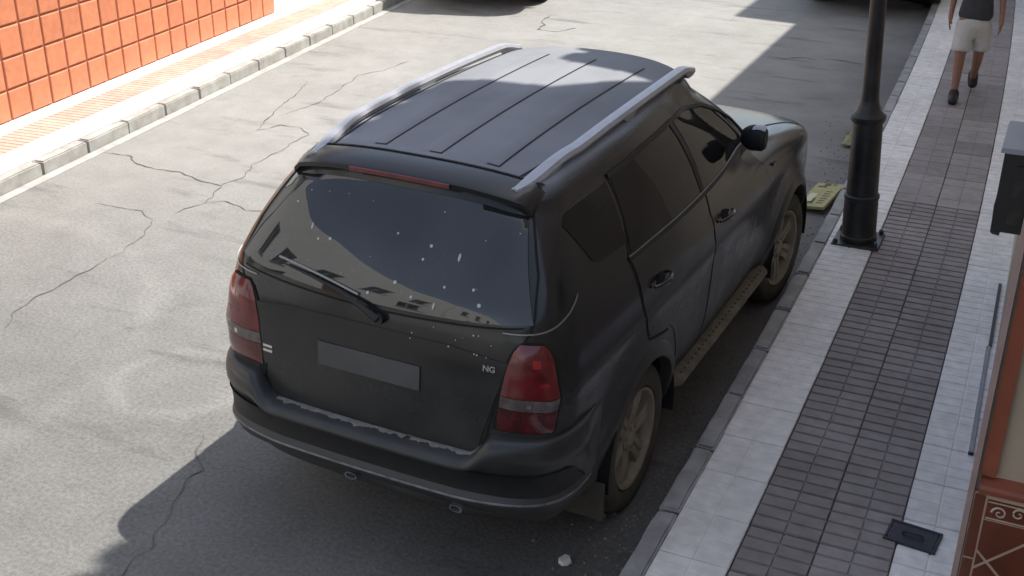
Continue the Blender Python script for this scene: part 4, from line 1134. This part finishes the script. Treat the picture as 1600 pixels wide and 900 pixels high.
    # windscreen, bonnet line
    def wind(b):
        rows = []
        for z in seq(1.30, 1.70, 10):
            v = v_of_z(z); rows.append([sp((u, v), .003, 1) for u in seq(.845, .9999, 14)] + [sp((u, v), .003, -1) for u in seq(.9999, .845, 14)])
        b.grid(rows)
    part('windscreen', 'carglass', wind)
    def bonn(b):
        for sx in (1, -1):
            rows = []
            for z in seq(1.10, 1.215, 14):
                v = v_of_z(z); u = .80 + .05 * (z - 1.1) / .115; rows.append([sp((u - .0025, v), .002, sx), sp((u + .0025, v), .002, sx)])
            b.grid(rows)
    part('bonnet_gap', 'gap', bonn, smooth=0)
    def grille(b):
        rows = []
        for z in seq(.80, .98, 6): rows.append([sp((u, v_of_z(z)), .005, 1) for u in seq(.95, .9999, 6)] + [sp((u, v_of_z(z)), .005, -1) for u in seq(.9999, .95, 6)])
        b.grid(rows)
    part('grille', 'trim', grille)
    return car
build_car('parked_car', (-1.127, 6.657, 0), -.0377, 'paint', 'roofpaint', 'dusty black estate-style off-road car with silver roof rails, parked in the middle of the picture')
build_car('parked_car', (-1.20, 19.75, 0), .05, 'blue_paint', 'blue_paint', 'dark parked car at the top edge, its low rear end beyond the lamp post', full=False)
build_car('parked_car', (-6.35, 17.55, 0), Lang + .10, 'silver_paint', 'silver_paint', 'silver grey car at the top edge on the sunny side of the street', full=False)

# ------------------------------------------------------------------ person
def skin(name, pts, edges, m, parent, sub=2):
    me = bpy.data.meshes.new(name); me.from_pydata([p[0] for p in pts], edges, []); o = bpy.data.objects.new(name, me); COL.objects.link(o)
    o.modifiers.new('s', 'SKIN'); o.modifiers.new('d', 'SUBSURF').levels = sub; o.modifiers['d'].render_levels = sub
    for i, p in enumerate(pts):
        r_ = p[1]; me.skin_vertices[0].data[i].radius = r_ if isinstance(r_, tuple) else (r_, r_)
    me.skin_vertices[0].data[0].use_root = True
    dg = bpy.context.evaluated_depsgraph_get(); dg.update(); m2 = bpy.data.meshes.new_from_object(o.evaluated_get(dg)); bpy.data.objects.remove(o)
    m2.name = name; return add(name, m2, m, parent, smooth=True)
# local: faces -y (towards the viewer); x to the picture's right
pe = empty('person', (.50, 14.70, KZ), R(6), 'person in grey shorts, dark T-shirt and black shoes walking down the pavement', 'person')
pe.scale = (.90, .90, .90)
V3 = Vector
B = [((0, 0, .95), (.15, .11)), ((0, 0, 1.12), (.135, .10)), ((0, .0, 1.30), (.16, .11)), ((0, .01, 1.44), (.12, .085)), ((0, .0, 1.52), (.055, .055)), ((0, -.015, 1.60), (.07, .08)), ((0, -.02, 1.69), (.078, .095)), ((0, -.01, 1.75), (.06, .07)),
     # front leg (picture left) forward, rear leg back
     ((-.095, -.02, .88), .095), ((-.10, -.15, .50), .062), ((-.10, -.17, .36), .058), ((-.10, -.26, .10), .038), ((-.10, -.27, .05), .042), ((-.11, -.40, .035), (.045, .03)),
     ((.095, .02, .88), .095), ((.10, .03, .50), .062), ((.10, .10, .38), .058), ((.10, .33, .17), .038), ((.10, .36, .13), .04), ((.11, .30, .035), (.045, .03)),
     # arms
     ((-.19, .01, 1.42), .055), ((-.25, .05, 1.16), .042), ((-.26, .0, .93), .028), ((-.262, -.02, .86), (.02, .034)),
     ((.19, .01, 1.42), .055), ((.25, -.02, 1.16), .042), ((.27, -.12, .94), .028), ((.272, -.15, .87), (.02, .034))]
E_ = [(0, 1), (1, 2), (2, 3), (3, 4), (4, 5), (5, 6), (6, 7), (0, 8), (8, 9), (9, 10), (10, 11), (11, 12), (12, 13), (0, 14), (14, 15), (15, 16), (16, 17), (17, 18), (18, 19), (3, 20), (20, 21), (21, 22), (22, 23), (3, 24), (24, 25), (25, 26), (26, 27)]
# fingers rooted in the palms
for hi, sx in ((23, -1), (27, 1)):
    hx, hy, hz = B[hi][0]
    for f in range(4):
        L = (.07, .078, .074, .06)[f]; yy = hy - .026 + f * .017
        i = len(B); B += [((hx, yy, hz - .03), .0095), ((hx - sx * .004, yy - .004, hz - .03 - L * .5), .0085), ((hx - sx * .018, yy - .006, hz - .03 - L), .007)]; E_ += [(hi, i), (i, i + 1), (i + 1, i + 2)]
    i = len(B); B += [((hx - sx * .012, hy - .040, hz - .002), .0105), ((hx - sx * .022, hy - .052, hz - .035), .0085)]; E_ += [(hi, i), (i, i + 1)]
body = skin('body', B, E_, 'skin', pe)
for v in body.data.vertices:      # face: nose, brow, chin and ears pushed out of the head
    c = v.co
    if c.z > 1.56:
        if c.y < -.06: c.y -= .018 * math.exp(-(c.x / .012) ** 2 - ((c.z - 1.655) / .018) ** 2) + .008 * math.exp(-(c.x / .03) ** 2 - ((c.z - 1.59) / .014) ** 2); c.y += .007 * (math.exp(-((abs(c.x) - .03) / .012) ** 2 - ((c.z - 1.675) / .010) ** 2))
skin('t_shirt', [((0, 0, .85), (.215, .160)), ((0, 0, .98), (.20, .145)), ((0, 0, 1.14), (.165, .13)), ((0, .0, 1.30), (.178, .128)), ((0, .01, 1.43), (.135, .10)), ((0, 0, 1.48), (.075, .07)), ((-.19, .01, 1.42), .07), ((-.235, .035, 1.22), .062), ((.19, .01, 1.42), .07), ((.235, .0, 1.22), .062)], [(0, 1), (1, 2), (2, 3), (3, 4), (4, 5), (4, 6), (6, 7), (4, 8), (8, 9)], 'tee', pe)
skin('shorts', [((0, 0, .94), (.19, .135)), ((0, 0, .86), (.195, .14)), ((-.10, -.045, .76), .115), ((-.105, -.12, .56), .108), ((-.105, -.13, .53), .106), ((.10, .02, .76), .115), ((.105, .03, .56), .108), ((.105, .03, .53), .106)], [(0, 1), (1, 2), (2, 3), (3, 4), (1, 5), (5, 6), (6, 7)], 'shorts', pe)
for nm_, P in (('l', [((-.10, -.245, .155), .058), ((-.10, -.26, .065), (.064, .06)), ((-.105, -.34, .05), (.062, .05)), ((-.11, -.46, .04), (.052, .036))]), ('r', [((.10, .335, .235), .056), ((.10, .39, .165), .062), ((.105, .345, .09), (.062, .055)), ((.11, .27, .04), (.054, .038))])):
    skin('shoe', P, [(0, 1), (1, 2), (2, 3)], 'shoe', pe)
hr = skin('hair', [((0, .02, 1.66), (.084, .088)), ((0, .02, 1.72), (.09, .098)), ((0, .005, 1.775), (.07, .08))], [(0, 1), (1, 2)], 'hair', pe)
for sx in (-1, 1):
    b = MB(); b.lathe([(.002, -.006), (.012, -.004), (.012, .004), (.002, .006)], 8, sx * 0, 0); o = b.build('ear', 'skin', pe); o.location = (sx * .083, -.01, 1.655); o.rotation_euler = (0, R(90), 0); o.scale = (1.8, 1.1, 1)
